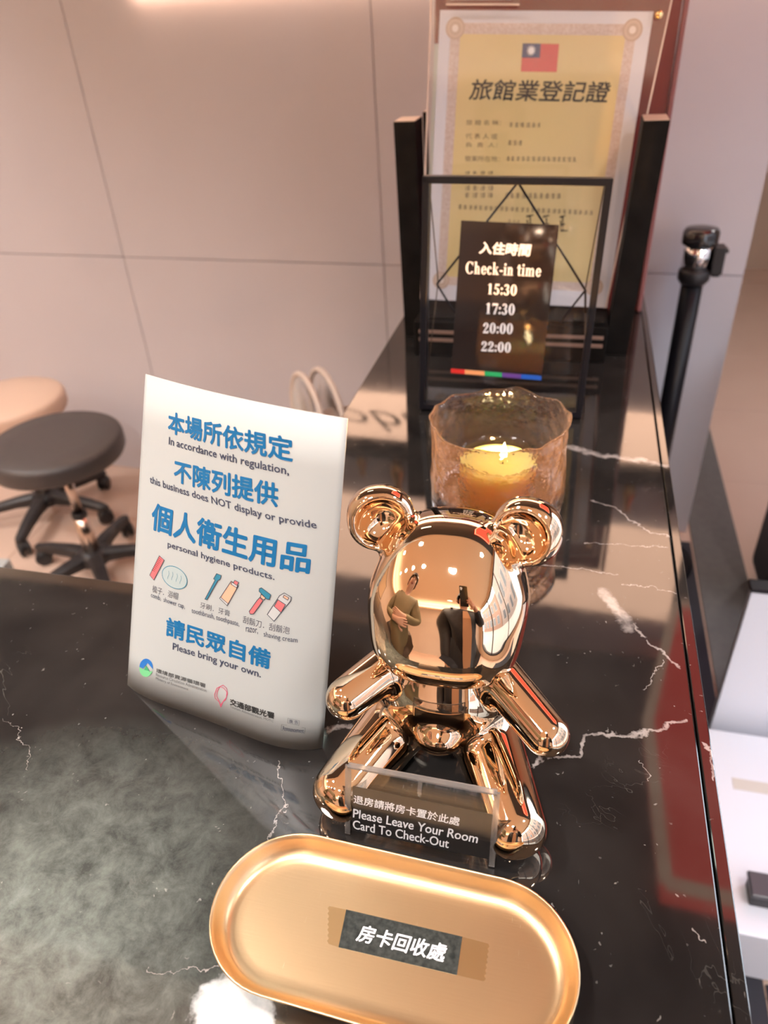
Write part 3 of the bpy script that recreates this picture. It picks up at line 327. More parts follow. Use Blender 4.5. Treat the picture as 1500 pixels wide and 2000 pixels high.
# ------------------------------------------------------------------ room
FZ=-1.0
A=Vector((-3.0,2.3225,0)); Bp=Vector((.445,2.161,0)); dW=(Bp-A).normalized(); nW=Vector((-dW.y,dW.x,0))   # back wall line, nW points away from the room
wall=MB(); h0,h1=FZ,CEIL-ZT
def wallbox(mb,u0,u1,z0,z1,y0,y1,bev=0.):   # u measured from the free end Bp towards the left (negative)
    c=Bp+dW*((u0+u1)/2)+nW*((y0+y1)/2); Mx=Matrix((dW,nW,Vector((0,0,1)))).transposed()
    mb.box((c.x,c.y,(z0+z1)/2),(abs(u1-u0),abs(y1-y0),z1-z0),Mx,bev); return mb
wallbox(wall,-3.45,-.012,h0,h1,.012,.15)
w_back=wall.build('wall_back',M_joint,kind='structure')
us=[-3.45,-2.857,-1.936,-1.015,0.0]; zs=[FZ,-.142,CEIL-ZT]
for i in range(4):
    for j in range(2):
        mb=MB(); g=.0012
        wallbox(mb,us[i]+g,us[i+1]-(g if i<3 else 0),zs[j]+g,zs[j+1]-g,0,.014,.0012).build('panel',M_wall,w_back)
MB().b6(-3.1,-3.0,-3.2,5.2,FZ,CEIL-ZT).build('wall_left',M_wall2,kind='structure')
MB().b6(-3.1,1.90,5.2,5.3,FZ,CEIL-ZT).build('wall_far',M_wall2,kind='structure')
MB().b6(-3.1,1.90,-3.3,-3.2,FZ,CEIL-ZT).build('wall_rear',M_wall2,kind='structure')
wr=MB(); wr.b6(1.80,1.90,-3.2,-2.8,FZ,h1); wr.b6(1.80,1.90,2.1,5.2,FZ,h1); wr.b6(1.80,1.90,-2.8,2.1,FZ,-.85); wr.b6(1.80,1.90,-2.8,2.1,1.5,h1)
wr.build('wall_right',M_wall2,kind='structure')
MB().b6(-3.1,1.90,-3.3,5.3,h1,h1+.1).build('ceiling',M_ceil,kind='structure')
MB().b6(-2.99,.36,.74,2.15,h1-.02,h1-.0005).build('ceiling_panel',M_dkceil,kind='structure')
MB().b6(.36,1.79,.74,5.1,h1-.02,h1-.0005).build('ceiling_panel',M_dkceil,kind='structure')
fl=MB().b6(-3.1,1.90,-3.3,5.3,FZ-.12,FZ-.0105).build('floor',M_grout,kind='structure')
ts=.6; shared={}
for i in range(-5,4):
    for j in range(-2,8):
        x0=i*ts-.02; y0=j*ts+.12
        if x0+ts<-2.9 or x0>1.75: continue
        MB().b6(max(x0,-3)+.0012,min(x0+ts,1.80)-.0012,y0+.0012,y0+ts-.0012,FZ-.0105,FZ,.001,1).build('tile',M_tile,fl)
MB().b6(-3,1.80,-3.2,-1.09,FZ-.0105,FZ).build('tile',M_tile,fl)
MB().b6(-3,1.80,4.93,5.2,FZ-.0105,FZ).build('tile',M_tile,fl)
# street window on the right
win=MB()
for y in (-2.8,-1.35,.1,2.1): win.b6(1.81,1.88,y-.025,y+.025,-.85,1.5)
for z in (-.85,1.5): win.b6(1.81,1.88,-2.8,2.1,z-.025,z+.025)
wn=win.build('window_1',M_black,kind='structure')
for y0,y1 in ((-2.775,-1.375),(-1.325,.075),(.125,2.075)): MB().b6(1.843,1.849,y0,y1,-.825,1.475).build('pane',clear('window_glass',(.97,.98,.98),1.45,.0),wn)
# street and the houses across it, seen only in the reflections
street=MB().b6(1.95,14,-12,12,FZ-.3,FZ-.15).build('pavement_outside',C('pale_paving',(.40,.37,.36),.8),kind='structure')
M_brick=C('pink_facade',(.25,.15,.12),.8); M_dkwin=C('dark_window_glass',(.10,.11,.13),.2); M_lt=C('pale_facade',(.27,.22,.21),.8)
for nm,(y0,y1,z1,mm,lab) in {'a':(-9,-2.2,3.6,M_brick,'pink rendered building across the street from the hotel window'),'b':(-2.1,3.2,4.6,M_lt,'pale rendered building across the street from the hotel window')}.items():
    t=thing('street_building',lab,'building',(6.5,(y0+y1)/2,FZ-.15))
    MB().b6(6.0,8.5,y0,y1,FZ-.15,z1).build('wall',mm,t)
    yy=y0+.5
    while yy<y1-.9:
        for z0 in (FZ+.5,FZ+2.6,FZ+4.6):
            if z0+1.2<z1:
                f=MB().b6(5.94,6.0,yy,yy+.75,z0,z0+1.3).build('window_frame',C('white_frame',(.4,.38,.38)),t); MB().b6(5.92,5.94,yy+.06,yy+.69,z0+.06,z0+1.24).build('pane',M_dkwin,f)
        yy+=1.25
for n_,(a,b,c,d) in enumerate(((-3.0,1.79,-3.2,-3.04),(-3.0,-2.84,-3.03,2.1))):
    MB().b6(a,b,c,d,1.20,1.285,.004).build('trim_%d'%(n_+1),M_ceil,kind='structure')
# ceiling lamps
M_lamp=emit('lamp_glow',(1.0,.80,.55),22)
for x,y,e,r in SPOTS:  # the added fill lamp gets a fitting too
    t=thing('downlight','small round recessed ceiling downlight with a warm white glow','downlight',(x,y,CEIL-ZT-.004),'recessed ceiling downlights'); t['wo']=t['wo']
    MB().lathe([(.055,0),(.055,-.006),(.042,-.008),(.040,0)],(x,y,CEIL-ZT),28,close=True).build('bezel',M_ceil,t)
    MB().lathe([(.038,-.001),(.038,-.004)],(x,y,CEIL-ZT),28).build('lens',M_lamp,t)
t=thing('ceiling_light_bar','slim rectangular light bar mounted under the dark ceiling panel','ceiling light',(-.9,1.5,h1-.02))
MB().b6(-1.15,-.68,1.43,1.57,h1-.045,h1-.0205,.004).build('housing',M_black,t)
MB().b6(-1.13,-.70,1.445,1.555,h1-.048,h1-.0445).build('diffuser',emit('cool_bar_glow',(.88,1.0,.86),6.),t)
# high on the back wall, above the picture: lit lobby sign, shelf with ornaments, glowing panel, seen mirrored in the counter
def bw(u0,u1,z0,z1,y0,y1): return wallbox(MB(),u0,u1,z0,z1,y0,y1,.003)
t=thing('lobby_sign','warm backlit sign board with dark script lettering high on the back wall','sign',tuple((Bp+dW*(-1.0)-nW*.03).xy)+(.62,))
M_warm=emit('warm_light_panel',(1.0,.60,.40),6.0)
bw(-1.70,-.0,.568,.735,-.03,-.005).build('light_panel',M_warm,t)
ms=MB(); v,f=glyphs('Lobby',-.004,shear=.45)
ms.add([Bp+dW*(-1.33+.60*a)-nW*.033+Vector((0,0,.600+.10*b)) for a,b in v],f); ms.keep=True; ms.build('lettering',M_black,t)
bw(-2.3,0,.739,.80,-.062,-.001).build('display_shelf',M_blackwood,None,'long black wall shelf with gold vases above the lit lobby sign','shelf')
M_orn=mat('aged_gold',(.60,.36,.14),.3,1.)
for k in range(16):
    u=-2.05+k*.132; c=Bp+dW*u-nW*.031; r=random.uniform(.02,.028); hh=random.uniform(.07,.15)
    t=thing('gold_vase','small dark gold vase standing in the row on the upper wall shelf','vase',(c.x,c.y,.80),'gold vases on the wall shelf')
    MB().lathe([(r*.5,.802),(r,.802+hh*.4),(r*.45,.802+hh*.8),(r*.6,.802+hh),(r*.5,.802+hh-.004)],(c.x,c.y,0),20).build('body',M_orn if k%3 else M_blackwood,t)
bw(-2.6,-.0,1.0,1.38,-.03,-.001).build('wall_light_panel',M_warm,None,'wide warm backlit wall panel just below the ceiling','light panel')
# red lit canopy box hanging over the right of the counter
t=thing('red_light_box','red backlit canopy box with a pale trim hanging from the ceiling','light box',(.9,1.75,1.5))
mb=MB(); q=[(.375,1.757),(.394,1.202),(1.25,1.15),(1.3,2.5),(.511,2.378)]
mb.add([(x,y,1.502) for x,y in q]+[(x,y,1.62) for x,y in q],[(0,1,2,3,4),(9,8,7,6,5)]+[(i,(i+1)%5,(i+1)%5+5,i+5) for i in range(5)]).build('red_panel',emit('red_glow',(1.0,.09,.06),2.0),t)
mb=MB(); 
for i in range(5): a=q[i];c=q[(i+1)%5]; mb.bar((a[0],a[1],1.497),(c[0],c[1],1.497),.035,.014)
mb.build('trim',emit('pale_trim_glow',(1.0,.62,.42),1.5),t)

# ------------------------------------------------------------------ counter
def extrude(mb,poly,z0,z1,bev=0.):
    bm=bmesh.new(); vs=[bm.verts.new((x,y,z1)) for x,y in poly]; f=bm.faces.new(vs)
    r=bmesh.ops.extrude_face_region(bm,geom=[f]); bmesh.ops.translate(bm,vec=(0,0,z0-z1),verts=[g for g in r['geom'] if isinstance(g,bmesh.types.BMVert)])
    bmesh.ops.recalc_face_normals(bm,faces=bm.faces)
    if bev: bmesh.ops.bevel(bm,geom=bm.edges[:],offset=bev,segments=2,affect='EDGES',profile=.5)
    bm.verts.index_update(); mb.add([v.co[:] for v in bm.verts],[[v.index for v in f.verts] for f in bm.faces]); bm.free(); return mb
ct=thing('countertop','polished black marble reception countertop with white veins and an edge strip','countertop',(-.1,.6,-.04))
slab=[(.1308,.05),(.1308,2.168),(-.3205,2.19),(-.3205,.527),(-1.5,.527),(-1.5,.05)]
extrude(MB(),slab,-.04,0,.0012).build('slab',M_marble,ct)
MB().b6(.1322,.1418,.05,2.167,-.04,-.0003,.001,2).build('edge_strip',M_marble,ct)
ca=thing('reception_cabinet','dark panelled cabinet carrying the black marble countertop','cabinet',(-.1,.8,FZ))
MB().b6(-.29,.11,.09,2.16,FZ+.08,-.0405,.002).build('body',M_blackwood,ca)
MB().b6(-1.45,-.2905,.09,.49,FZ+.08,-.0405,.002).build('wing_body',M_blackwood,ca)
MB().b6(-.27,.09,.11,2.15,FZ,FZ+.08).build('plinth',M_black,ca)
for k in range(4): MB().b6(.11,.118,.12+k*.51,.60+k*.51,FZ+.12,-.06,.002).build('panel',M_blackwood,ca)
for k in range(3): 
    dr=MB().b6(-1.42+k*.37,-1.07+k*.37,.49,.502,-.30,-.06,.002).build('drawer',M_blackwood,ca); MB().b6(-1.30+k*.37,-1.19+k*.37,.502,.512,-.19,-.175,.002).build('handle',M_chrome,dr)

# ------------------------------------------------------------------ notice card
PB=np.array(D['PB']); PT=np.array(D['PT']); SS=np.linspace(0,1,25)
def psurf(s,t,lift=0.):
    f=lambda s,t: np.array([np.interp(s,SS,PB[:,k])*(1-t)+np.interp(s,SS,PT[:,k])*t for k in range(3)])
    p=f(s,t)
    s0=min(max(s,.03),.97); a=f(s0+.02,t)-f(s0-.02,t); b=f(s0,1)-f(s0,0); n=np.cross(a,b); n/=np.linalg.norm(n)
    if n[1]>0: n=-n
    return p+n*lift
card=thing('notice_card','curved white standing notice card with blue Chinese lettering about hygiene products','notice',(float(PB[12,0]),float(PB[12,1]),0))
mb=MB(); NS,NT=48,8; vs=[]
for side,off in ((0,0.),(1,-.0012)):
    for j in range(NT+1):
        for i in range(NS+1): 
            p=psurf(i/NS,j/NT,off); p[2]=max(p[2],.0002); vs.append(p)
nn=(NS+1)*(NT+1); fs=[]
for j in range(NT):
    for i in range(NS):
        a=j*(NS+1)+i; fs.append((a,a+1,a+NS+2,a+NS+1)); fs.append((nn+a+NS+1,nn+a+NS+2,nn+a+1,nn+a))
for i in range(NS): fs.append((i,nn+i,nn+i+1,i+1)); a=NT*(NS+1)+i; fs.append((a+1,nn+a+1,nn+a,a))
for j in range(NT): a=j*(NS+1); fs.append((a+NS+1,nn+a+NS+1,nn+a,a)); a+=NS; fs.append((a,nn+a,nn+a+NS+1,a+NS+1))
mb.add(vs,fs,False); mb.sm=[True]*(2*NS*NT)+[False]*(len(fs)-2*NS*NT); mb.build('card_sheet',M_paper,card)
# clear stand behind the card
mb=MB(); mb.b6(-.305,-.215,.395,.455,.0002,.0022,.0005,1); mb.build('clear_foot',M_acryl,card)
def cardtext(body,bl,br,tl,bold,res=3):
    v,f=glyphs(body,0,res=res); bl,br,tl=map(np.array,(bl,br,tl)); v,f=heavy(v,f,bold,abs(br[0]-bl[0])*.205/(abs(tl[1]-bl[1])*.297))
    return [psurf(*(bl+(br-bl)*a+(tl-bl)*b),.00035+e) for a,b,e in v],f
BOLD={'blue':.030,'ink':.016,'thin':0,'grey':.02,'fine':0,'black':.03}
for body,st,bl,br,tl in D['PL']:
    vs,f=cardtext(body,bl,br,tl,BOLD[st] if (tl[1]-bl[1])>.0225 or st!='ink' else 0,res=2 if st in('fine','ink') else 3); g=MB(); g.add(vs,f); g.keep=True; g.build('lettering',INK[st],card,'bold blue Chinese lettering' if st=='blue' else None)
ICN={'comb':'comb_picture','cap':'shower_cap_picture','brush':'toothbrush_picture','paste':'toothpaste_picture','razor':'razor_picture','foam':'shaving_foam_picture','emblem':'agency_emblem','island':'island_emblem','frame1':'stamp_box','frame2':'stamp_box'}
def outline(mb,pts,wd,lift,closed=True):
    P_=[np.array(p)*np.array([.205,.297]) for p in pts]; n=len(P_)
    for i in range(n if closed else n-1):
        a,b=P_[i],P_[(i+1)%n]; d=(b-a)/(np.linalg.norm(b-a)+1e-9); q=np.array([-d[1],d[0]])*wd/2; e=d*wd*.4
        mb.add([psurf(*(x/np.array([.205,.297])),lift) for x in (a-q-e,b-q+e,b+q+e,a+q-e)],[(0,1,2,3)]); mb.keep=True
for k,items in D['PI'].items():
    root=None; ol=MB()
    for z,(col,pts) in enumerate(items):
        if col in('box','loopr','loopb'): outline(ol,pts,.0006 if col!='box' else .0004,.0004)
        else:
            mb=MB(); mb.add([psurf(p[0],p[1],.0004+.00012*z) for p in pts],[tuple(range(len(pts)))]); mb.keep=True
            if root is None: root=mb.build(ICN[k],INK[col],card)
            else: mb.build(col if False else 'detail',INK[col],root)
            if k!='emblem' and col!='line': outline(ol,pts,.0006,.0005+.00012*z)
    if k=='cap':
        cp_=np.mean(np.array(items[0][1]),0)
        for dx in (-.035,-.012,.014,.036): outline(ol,[(cp_[0]+dx+.004*math.sin(t*1.3),cp_[1]+.016-.0065*t-.25*abs(dx)*.3) for t in range(5)],.0003,.0006,False)
    if root is None: ol.build(ICN[k],INK['loopr' if k=='island' else 'box'],card)
    elif ol.v: ol.build('outline',INK['outline' if k!='cap' else 'teal'],root)

# ------------------------------------------------------------------ oval tray
tc=Vector((-.0768,.2205)); ta=-.030; HL,RR=.0655,.0535
def stad(r,z,n=28):
    pts=[]
    for sgn,a0 in ((1,-PI/2),(-1,PI/2)):
        for k in range(n+1):
            a=a0+PI*k/n; x=sgn*HL+r*math.cos(a); y=r*math.sin(a)
            pts.append((tc.x+x*math.cos(ta)-y*math.sin(ta),tc.y+x*math.sin(ta)+y*math.cos(ta),z))
    return pts
prof=[(RR,.0172),(RR-.0006,.0182),(RR-.0014,.0178),(RR-.003,.0140),(RR-.0055,.0088),(RR-.0085,.0050),(RR-.0115,.0034),(RR-.0150,.0030),(RR-.020,.0029)]
outp=[(RR-.020,.0005),(RR-.0125,.0005),(RR-.0085,.0020),(RR-.0045,.0068),(RR-.0018,.0135)]
tr=thing('oval_tray','shallow brushed gold oval tray lying in front of the bear figurine','tray',(tc.x,tc.y,0))
mb=MB(); rings=[stad(r,z) for r,z in outp+prof]; n=len(rings[0]); vs=[p for r in rings for p in r]; fs=[]
for i in range(len(rings)-1):
    for k in range(n): fs.append((i*n+k,i*n+(k+1)%n,(i+1)*n+(k+1)%n,(i+1)*n+k))
mb.add(vs,fs,True); mb.add([],[]); m_=len(rings)
mb.f.append(tuple((m_-1)*n+k for k in range(n))); mb.sm.append(True); mb.f.append(tuple(reversed(range(n)))); mb.sm.append(True)
mb.build('tray_body',M_tray,tr)
def plate(mb,q,z0,th):
    q=[Vector(p) for p in q]; b=[Vector((p.x,p.y,z0)) for p in q]; t=[Vector((p.x,p.y,z0+th)) for p in q]
    mb.add(b+t,[(4,5,6,7),(3,2,1,0)]+[(i,(i+1)%4,(i+1)%4+4,i+4) for i in range(4)]); return mb
st_=plate(MB(),D['label'],.0029,.0003).build('sticker',noisy(mat('black_sticker',(.013,.017,.016),.28),300,(.05,.055,.05),.3),tr,'black sticker with white Chinese lettering')
mb=MB(); b_,q=D['TL']; quad_text(mb,b_,[(x,y,.0033) for x,y,z in q],.0,.018,shear=.12); mb.build('lettering',INK['cwhite'],st_)
def tape(q,name='tape'):
    mb=MB(); q=[Vector(p) for p in q]
    n=14; pts=[]
    for k in range(n+1): a=q[1].lerp(q[2],k/n); o=(q[1]-q[0]).normalized()*(.0012 if k%2 else 0); pts.append(a+o)
    ring=[q[0]]+pts+[q[3]]; m=len(ring)
    mb.add([(p.x,p.y,.00295) for p in ring]+[(p.x,p.y,.00315) for p in ring],[tuple(range(m,2*m)),tuple(reversed(range(m)))]+[(i,(i+1)%m,(i+1)%m+m,i+m) for i in range(m)]); mb.build(name,M_tape,tr)
tape(D['tapeR']); tq=D['tapeL']; tape([tq[1],tq[0],tq[3],tq[2]])

# ------------------------------------------------------------------ small acrylic holder
ho=[Vector(p) for p in D['holder']]
ho=[ho[0],ho[1],Vector((ho[2].x,ho[2].y,max(ho[2].z,.0006))),Vector((ho[3].x,ho[3].y,.0006))]
hd=thing('acrylic_card_holder','small clear acrylic card holder standing between the gold bear feet','card holder',((ho[2].x+ho[3].x)/2,ho[3].y+.005,0))
mb=MB(); mb.slab(ho,.0015); mb.build('front_sheet',M_acryl,hd)
up=(ho[0]-ho[3]).normalized(); nn_=(ho[1]-ho[0]).cross(ho[3]-ho[0]).normalized(); nn_= nn_ if nn_.y<0 else -nn_
bk=[p-nn_*.0032 for p in ho]; MB().slab(bk,.0012).build('back_sheet',M_acryl,hd)
fo=[ho[3],ho[2],ho[2]+Vector((0,.030,-.0)),ho[3]+Vector((0,.030,0))]
MB().b6(ho[3].x+.014,ho[2].x-.010,ho[3].y+.002,ho[3].y+.016,.0003,.0018).build('foot',M_acryl,hd)
M_edge=mat('acrylic_cut_edge',(.52,.48,.45),.15,spec=.8); M_edge.node_tree.nodes['Principled BSDF'].inputs['Transmission Weight'].default_value=.75
mb=MB(); off=-nn_*.0024
mb.bar(ho[0]+off,ho[1]+off,.0040,.0016,0,(up.x,up.y,up.z)); mb.bar(ho[3]+off+up*.001,ho[0]+off,.0012,.0040,0,(1,0,0)); mb.bar(ho[2]+off+up*.001,ho[1]+off,.0012,.0040,0,(1,0,0))
mid=(ho[0]+ho[1])/2; mb.bar(mid+off,mid+off-up*.016,.0006,.003,0,(1,0,0))
mb.build('rim',M_edge,hd)
ins=[Vector(p)-nn_*.0019 for p in D['insert']]
ip=MB().slab(ins,.0005).build('black_insert',noisy(mat('black_insert_paper',(.014,.012,.012),.5),25,(.028,.025,.023),.4),hd)
for body,q in D['HL']: mb=MB(); quad_text(mb,body,[Vector(p)-nn_*.0018 for p in q],.0001,.014); mb.build('lettering',INK['cwhite'],ip)

# ------------------------------------------------------------------ bear figurine: one continuous smooth surface, cut into its limbs
def smin(a,b,k): h=np.clip(.5+.5*(b-a)/k,0,1); return b*(1-h)+a*h-k*h*(1-h)
def smax(a,b,k): return -smin(-a,-b,k)
def ellip(p,c,r,pw=2.0,M=None):
    q=p-np.array(c); 
    if M is not None: q=q@M
    q=np.abs(q/np.array(r)); k=(q**pw).sum(-1)**(1/pw); return (k-1)*min(r)
def capsule(p,a,b,ra,rb):
    a=np.array(a);b=np.array(b);ba=b-a; h=np.clip(((p-a)@ba)/(ba@ba),0,1); return np.linalg.norm(p-a-h[...,None]*ba,axis=-1)-(ra+(rb-ra)*h)
def flatcap(p,a,b,ra,rb,rd):
    """tapered cylinder with rounded flat ends"""
    a=np.array(a);b=np.array(b);ba=b-a;L=np.linalg.norm(ba);u=ba/L; t=(p-a)@u; rad=np.linalg.norm(p-a-t[...,None]*u,axis=-1)
    R=ra+(rb-ra)*np.clip(t/L,0,1); dx=rad-R+rd; dy=np.abs(t-L/2)-L/2+rd
    return np.minimum(np.maximum(dx,dy),0)+np.sqrt(np.maximum(dx,0)**2+np.maximum(dy,0)**2)-rd
X0=-.0690; XH=-.0645; XA=-.0665
def euler(ax,az): 
    m=(Matrix.Rotation(az,3,'Z')@Matrix.Rotation(ax,3,'X')); return np.array(m)
def bear_parts(p):
    P_={}
    MH=euler(-.40,0); hc=np.array((XH,.386,.1585)); at=lambda x,y,z: tuple(hc+np.array([x,y,z])@MH.T)
    P_['head']=smin(ellip(p,at(0,.003,.020),(.0455,.0455,.0430),2.5,MH),ellip(p,at(0,-.001,-.014),(.0530,.0475,.0440),2.8,MH),.025)
    for s,n in((-1,'ear0'),(1,'ear1')):
        M=euler(-.42,-s*.30); c=(XH+s*.0500,.400,.2125)
        e=ellip(p,c,(.0235,.0180,.0230),2.2,M); f=np.array(c)+np.array([0,-.0180,-.0030])@M.T
        cut=ellip(p,tuple(f),(.0188,.0205,.0180),2.0,M); P_[n]=smax(e,-cut,.004)
    t=smin(ellip(p,(X0,.396,.096),(.0420,.0320,.036),2.2),ellip(p,(X0,.388,.056),(.0460,.0400,.040),2.3),.03)
    t=smin(t,ellip(p,(X0+.002,.348,.052),(.016,.012,.0115),2.0),.008)
    P_['torso']=t
    for s,n in((-1,'arm0'),(1,'arm1')):
        P_[n]=capsule(p,(XA+s*.030,.388,.098),(XA+s*(.0670 if s<0 else .0770),.345,.086 if s<0 else .081),.0172,.0158)
        P_['leg'+n[-1]]=flatcap(p,(X0+s*.030,.388,.032),(X0+s*.0710,(.2925 if s<0 else .2890),.0215),.0275,.0212,.0165)
    return P_
def bear_sdf(p,parts=None):
    q=parts or bear_parts(p)
    d=q['torso']
    for n in('arm0','arm1'): d=smin(d,q[n],.008)
    for n in('leg0','leg1'): d=smin(d,q[n],.009)
    d=smin(d,q['head'],.005)
    for n in('ear0','ear1'): d=smin(d,q[n],.006)
    return np.maximum(d,-(p[...,2]-.0006)) if False else d
def surface_net(fn,lo,hi,h):
    ax=[np.arange(lo[i],hi[i]+h,h) for i in range(3)]; G=np.stack(np.meshgrid(*ax,indexing='ij'),-1)
    F=np.concatenate([fn(G[i:i+16]) for i in range(0,G.shape[0],16)],0)
    nx,ny,nz=F.shape; ins=F<0
    acc=np.zeros((nx-1,ny-1,nz-1,3)); cnt=np.zeros((nx-1,ny-1,nz-1))
    for axis in range(3):
        sl0=[slice(None)]*3; sl1=[slice(None)]*3; sl0[axis]=slice(0,-1); sl1[axis]=slice(1,None); sl0=tuple(sl0);sl1=tuple(sl1)
        a=F[sl0];b=F[sl1];cr=(a<0)!=(b<0); t=np.where(cr,a/np.where(cr,a-b,1),0); pt=G[sl0]+(G[sl1]-G[sl0])*t[...,None]
        oth=[i for i in range(3) if i!=axis]
        for da in(0,1):
            for db in(0,1):
                idx=[None]*3; idx[axis]=slice(None)
                for o_,d_ in zip(oth,(da,db)): idx[o_]=slice(1,None) if d_ else slice(0,-1)
                idx=tuple(idx); acc[...]+=np.where(cr[idx][...,None],pt[idx],0); cnt+=cr[idx]
    has=cnt>0; V=acc[has]/cnt[has][:,None]; I=-np.ones(has.shape,int); I[has]=np.arange(len(V)); Q=[]
    for axis in range(3):
        sl0=[slice(1,-1)]*3; sl0[axis]=slice(0,-1); sl1=list(sl0); sl1[axis]=slice(1,None)
        a=ins[tuple(sl0)];b=ins[tuple(sl1)]
        for i,j,k in np.argwhere(a!=b):
            o=[1,1,1]; o[axis]=0; c=[i+o[0],j+o[1],k+o[2]]
            u,v=[m for m in range(3) if m!=axis]
            def at(du,dv):
                d=list(c); d[u]-=du; d[v]-=dv; return I[tuple(d)]
            q=[at(1,1),at(0,1),at(0,0),at(1,0)]
            if (a[i,j,k])==(axis==1): q=q[::-1]
            Q.append(q)
    return V,np.array(Q)
def grad(fn,V,e=2e-4):
    g=np.stack([(fn(V+np.eye(3)[k]*e)-fn(V-np.eye(3)[k]*e))/(2*e) for k in range(3)],-1); return g
BV,BQ=surface_net(bear_sdf,(-.170,.262,-.004),(.038,.448,.252),.0020)
for _ in range(4):
    g=grad(bear_sdf,BV); BV=BV-g*(bear_sdf(BV)/np.maximum((g*g).sum(-1),1e-6))[:,None]*.9
g=grad(bear_sdf,BV); BN=g/np.linalg.norm(g,axis=1)[:,None]
BV[:,2]=BV[:,2]-BV[:,2].min()+.0002
cen=BV[BQ].mean(1); pd=bear_parts(cen); keys=list(pd); own=np.argmin(np.stack([pd[k] for k in keys]),0)
bear=thing('bear_figurine','shiny rose gold bear figurine sitting with splayed legs behind the tray','figurine',(X0,.36,0))
PN={'head':'head','ear0':'ear','ear1':'ear','torso':'torso','arm0':'arm','arm1':'arm','leg0':'leg','leg1':'leg'}
for i,k in enumerate(keys):
    q=BQ[own==i]; u,inv=np.unique(q,return_inverse=True); inv=inv.reshape(q.shape)
    mb=MB(); mb.add(BV[u].tolist(),[tuple(int(x) for x in r) for r in inv],True); mb.keep=True
    mb.build(PN[k],M_gold,bear,normals=BN[u].tolist())

# ------------------------------------------------------------------ candle in a rippled glass
def glass_mat(name,col,rough,ior=1.45,bump=.3,sc=70):
    m,nt,b=new_mat(name); b.inputs['Base Color'].default_value=(*col,1); b.inputs['Roughness'].default_value=rough; b.inputs['IOR'].default_value=ior; b.inputs['Transmission Weight'].default_value=1
    geo=nd(nt,'ShaderNodeNewGeometry'); n=nd(nt,'ShaderNodeTexNoise'); n.inputs['Scale'].default_value=sc; n.inputs['Detail'].default_value=2; nt.links.new(geo.outputs['Position'],n.inputs[0])
    bp=nd(nt,'ShaderNodeBump'); bp.inputs['Strength'].default_value=bump; bp.inputs['Distance'].default_value=.002; nt.links.new(n.outputs[0],bp.inputs['Height']); nt.links.new(bp.outputs[0],b.inputs['Normal'])
    tr_=nd(nt,'ShaderNodeBsdfTranslucent'); tr_.inputs[0].default_value=(1.0,.66,.42,1); ms_=nd(nt,'ShaderNodeMixShader'); ms_.inputs[0].default_value=.09; o_=nt.nodes['Material Output']
    nt.links.new(b.outputs[0],ms_.inputs[1]); nt.links.new(tr_.outputs[0],ms_.inputs[2]); nt.links.new(ms_.outputs[0],o_.inputs[0]); nt.links.new(bp.outputs[0],tr_.inputs['Normal'])
    return m
CX,CY=-.0675,.752
lan=thing('glass_candle_holder','rippled clear glass candle holder glowing amber behind the gold bear','candle holder',(CX,CY,0))
def ripple(a,z,s=1.): return 1+s*(.030*mnoise.noise(Vector((math.cos(a)*2.2,math.sin(a)*2.2,z*22)))+.022*mnoise.noise(Vector((math.cos(a)*5,math.sin(a)*5,z*45+9))))
prof=[]
for i in range(31): z=.111*i/30; prof.append((.0780+.0015*math.sin(z*40),z,1))
prof+= [(.0788,.1125,1),(.0772,.1125,1)]
for i in range(26): z=.111-(.111-.013)*i/25; prof.append((.0748,z,.6))
prof+=[(.068,.011,.4),(.03,.0105,.1),(.0001,.0105,0)]
prof=[(.0001,.0003,0),(.06,.0003,.2)]+prof
N_=112; vs=[];fs=[]
for r,z,s in prof:
    for k in range(N_):
        a=2*PI*k/N_; rr=r*ripple(a,z,s); zz=z+(.0050*mnoise.noise(Vector((math.cos(a)*3,math.sin(a)*3,5))) if z>.105 else 0); vs.append((CX+rr*math.cos(a),CY+rr*math.sin(a),zz))
for i in range(len(prof)-1):
    for k in range(N_): fs.append((i*N_+k,i*N_+(k+1)%N_,(i+1)*N_+(k+1)%N_,(i+1)*N_+k))
mb=MB(); mb.add(vs,fs,True); mb.build('glass_bowl',glass_mat('rippled_glass',(1.0,.955,.94),.03,1.45,.9,75),lan)
can=thing('candle','lit pale wax candle with a small flame burning inside the rippled glass','candle',(CX+.0,CY,.011))
def wax_mat():
    m,nt,b=new_mat('candle_wax'); b.inputs['Base Color'].default_value=(.98,.56,.19,1); b.inputs['Roughness'].default_value=.35
    b.inputs['Subsurface Weight'].default_value=1; b.inputs['Subsurface Radius'].default_value=(1.0,.5,.2); b.inputs['Subsurface Scale'].default_value=.08
    return m
M_wax=wax_mat()
MB().lathe([(.001,.0115),(.043,.0115),(.045,.015),(.0452,.050),(.044,.0535),(.041,.0545),(.037,.0535),(.034,.0515),(.001,.0505)],(CX,CY,0),56).build('wax',M_wax,can)
MB().lathe([(.0462,.0115),(.0462,.0560),(.0470,.0640),(.0478,.0640),(.0474,.0560),(.0474,.0115)],(CX,CY+.001,0),56,close=True).build('cup',clear('cup_glass',(.98,.95,.90),1.45,.05),can)
MB().tube([(CX+.006,CY-.002,.050),(CX+.0063,CY-.002,.0575),(CX+.0073,CY-.002,.0605)],.0007,8).build('wick',M_black,can)
fm=emit('flame_glow',(1.0,.80,.42),30)
MB().lathe([(.0002,.0585),(.0022,.061),(.0038,.065),(.0036,.069),(.0022,.0745),(.0008,.0795),(.0001,.082)],(CX+.0073,CY-.002,0),20).build('flame',fm,can)
pl_=bpy.data.lights.new('flame_light','POINT'); pl_.energy=4.6; pl_.color=(1.0,.48,.13); pl_.shadow_soft_size=.004
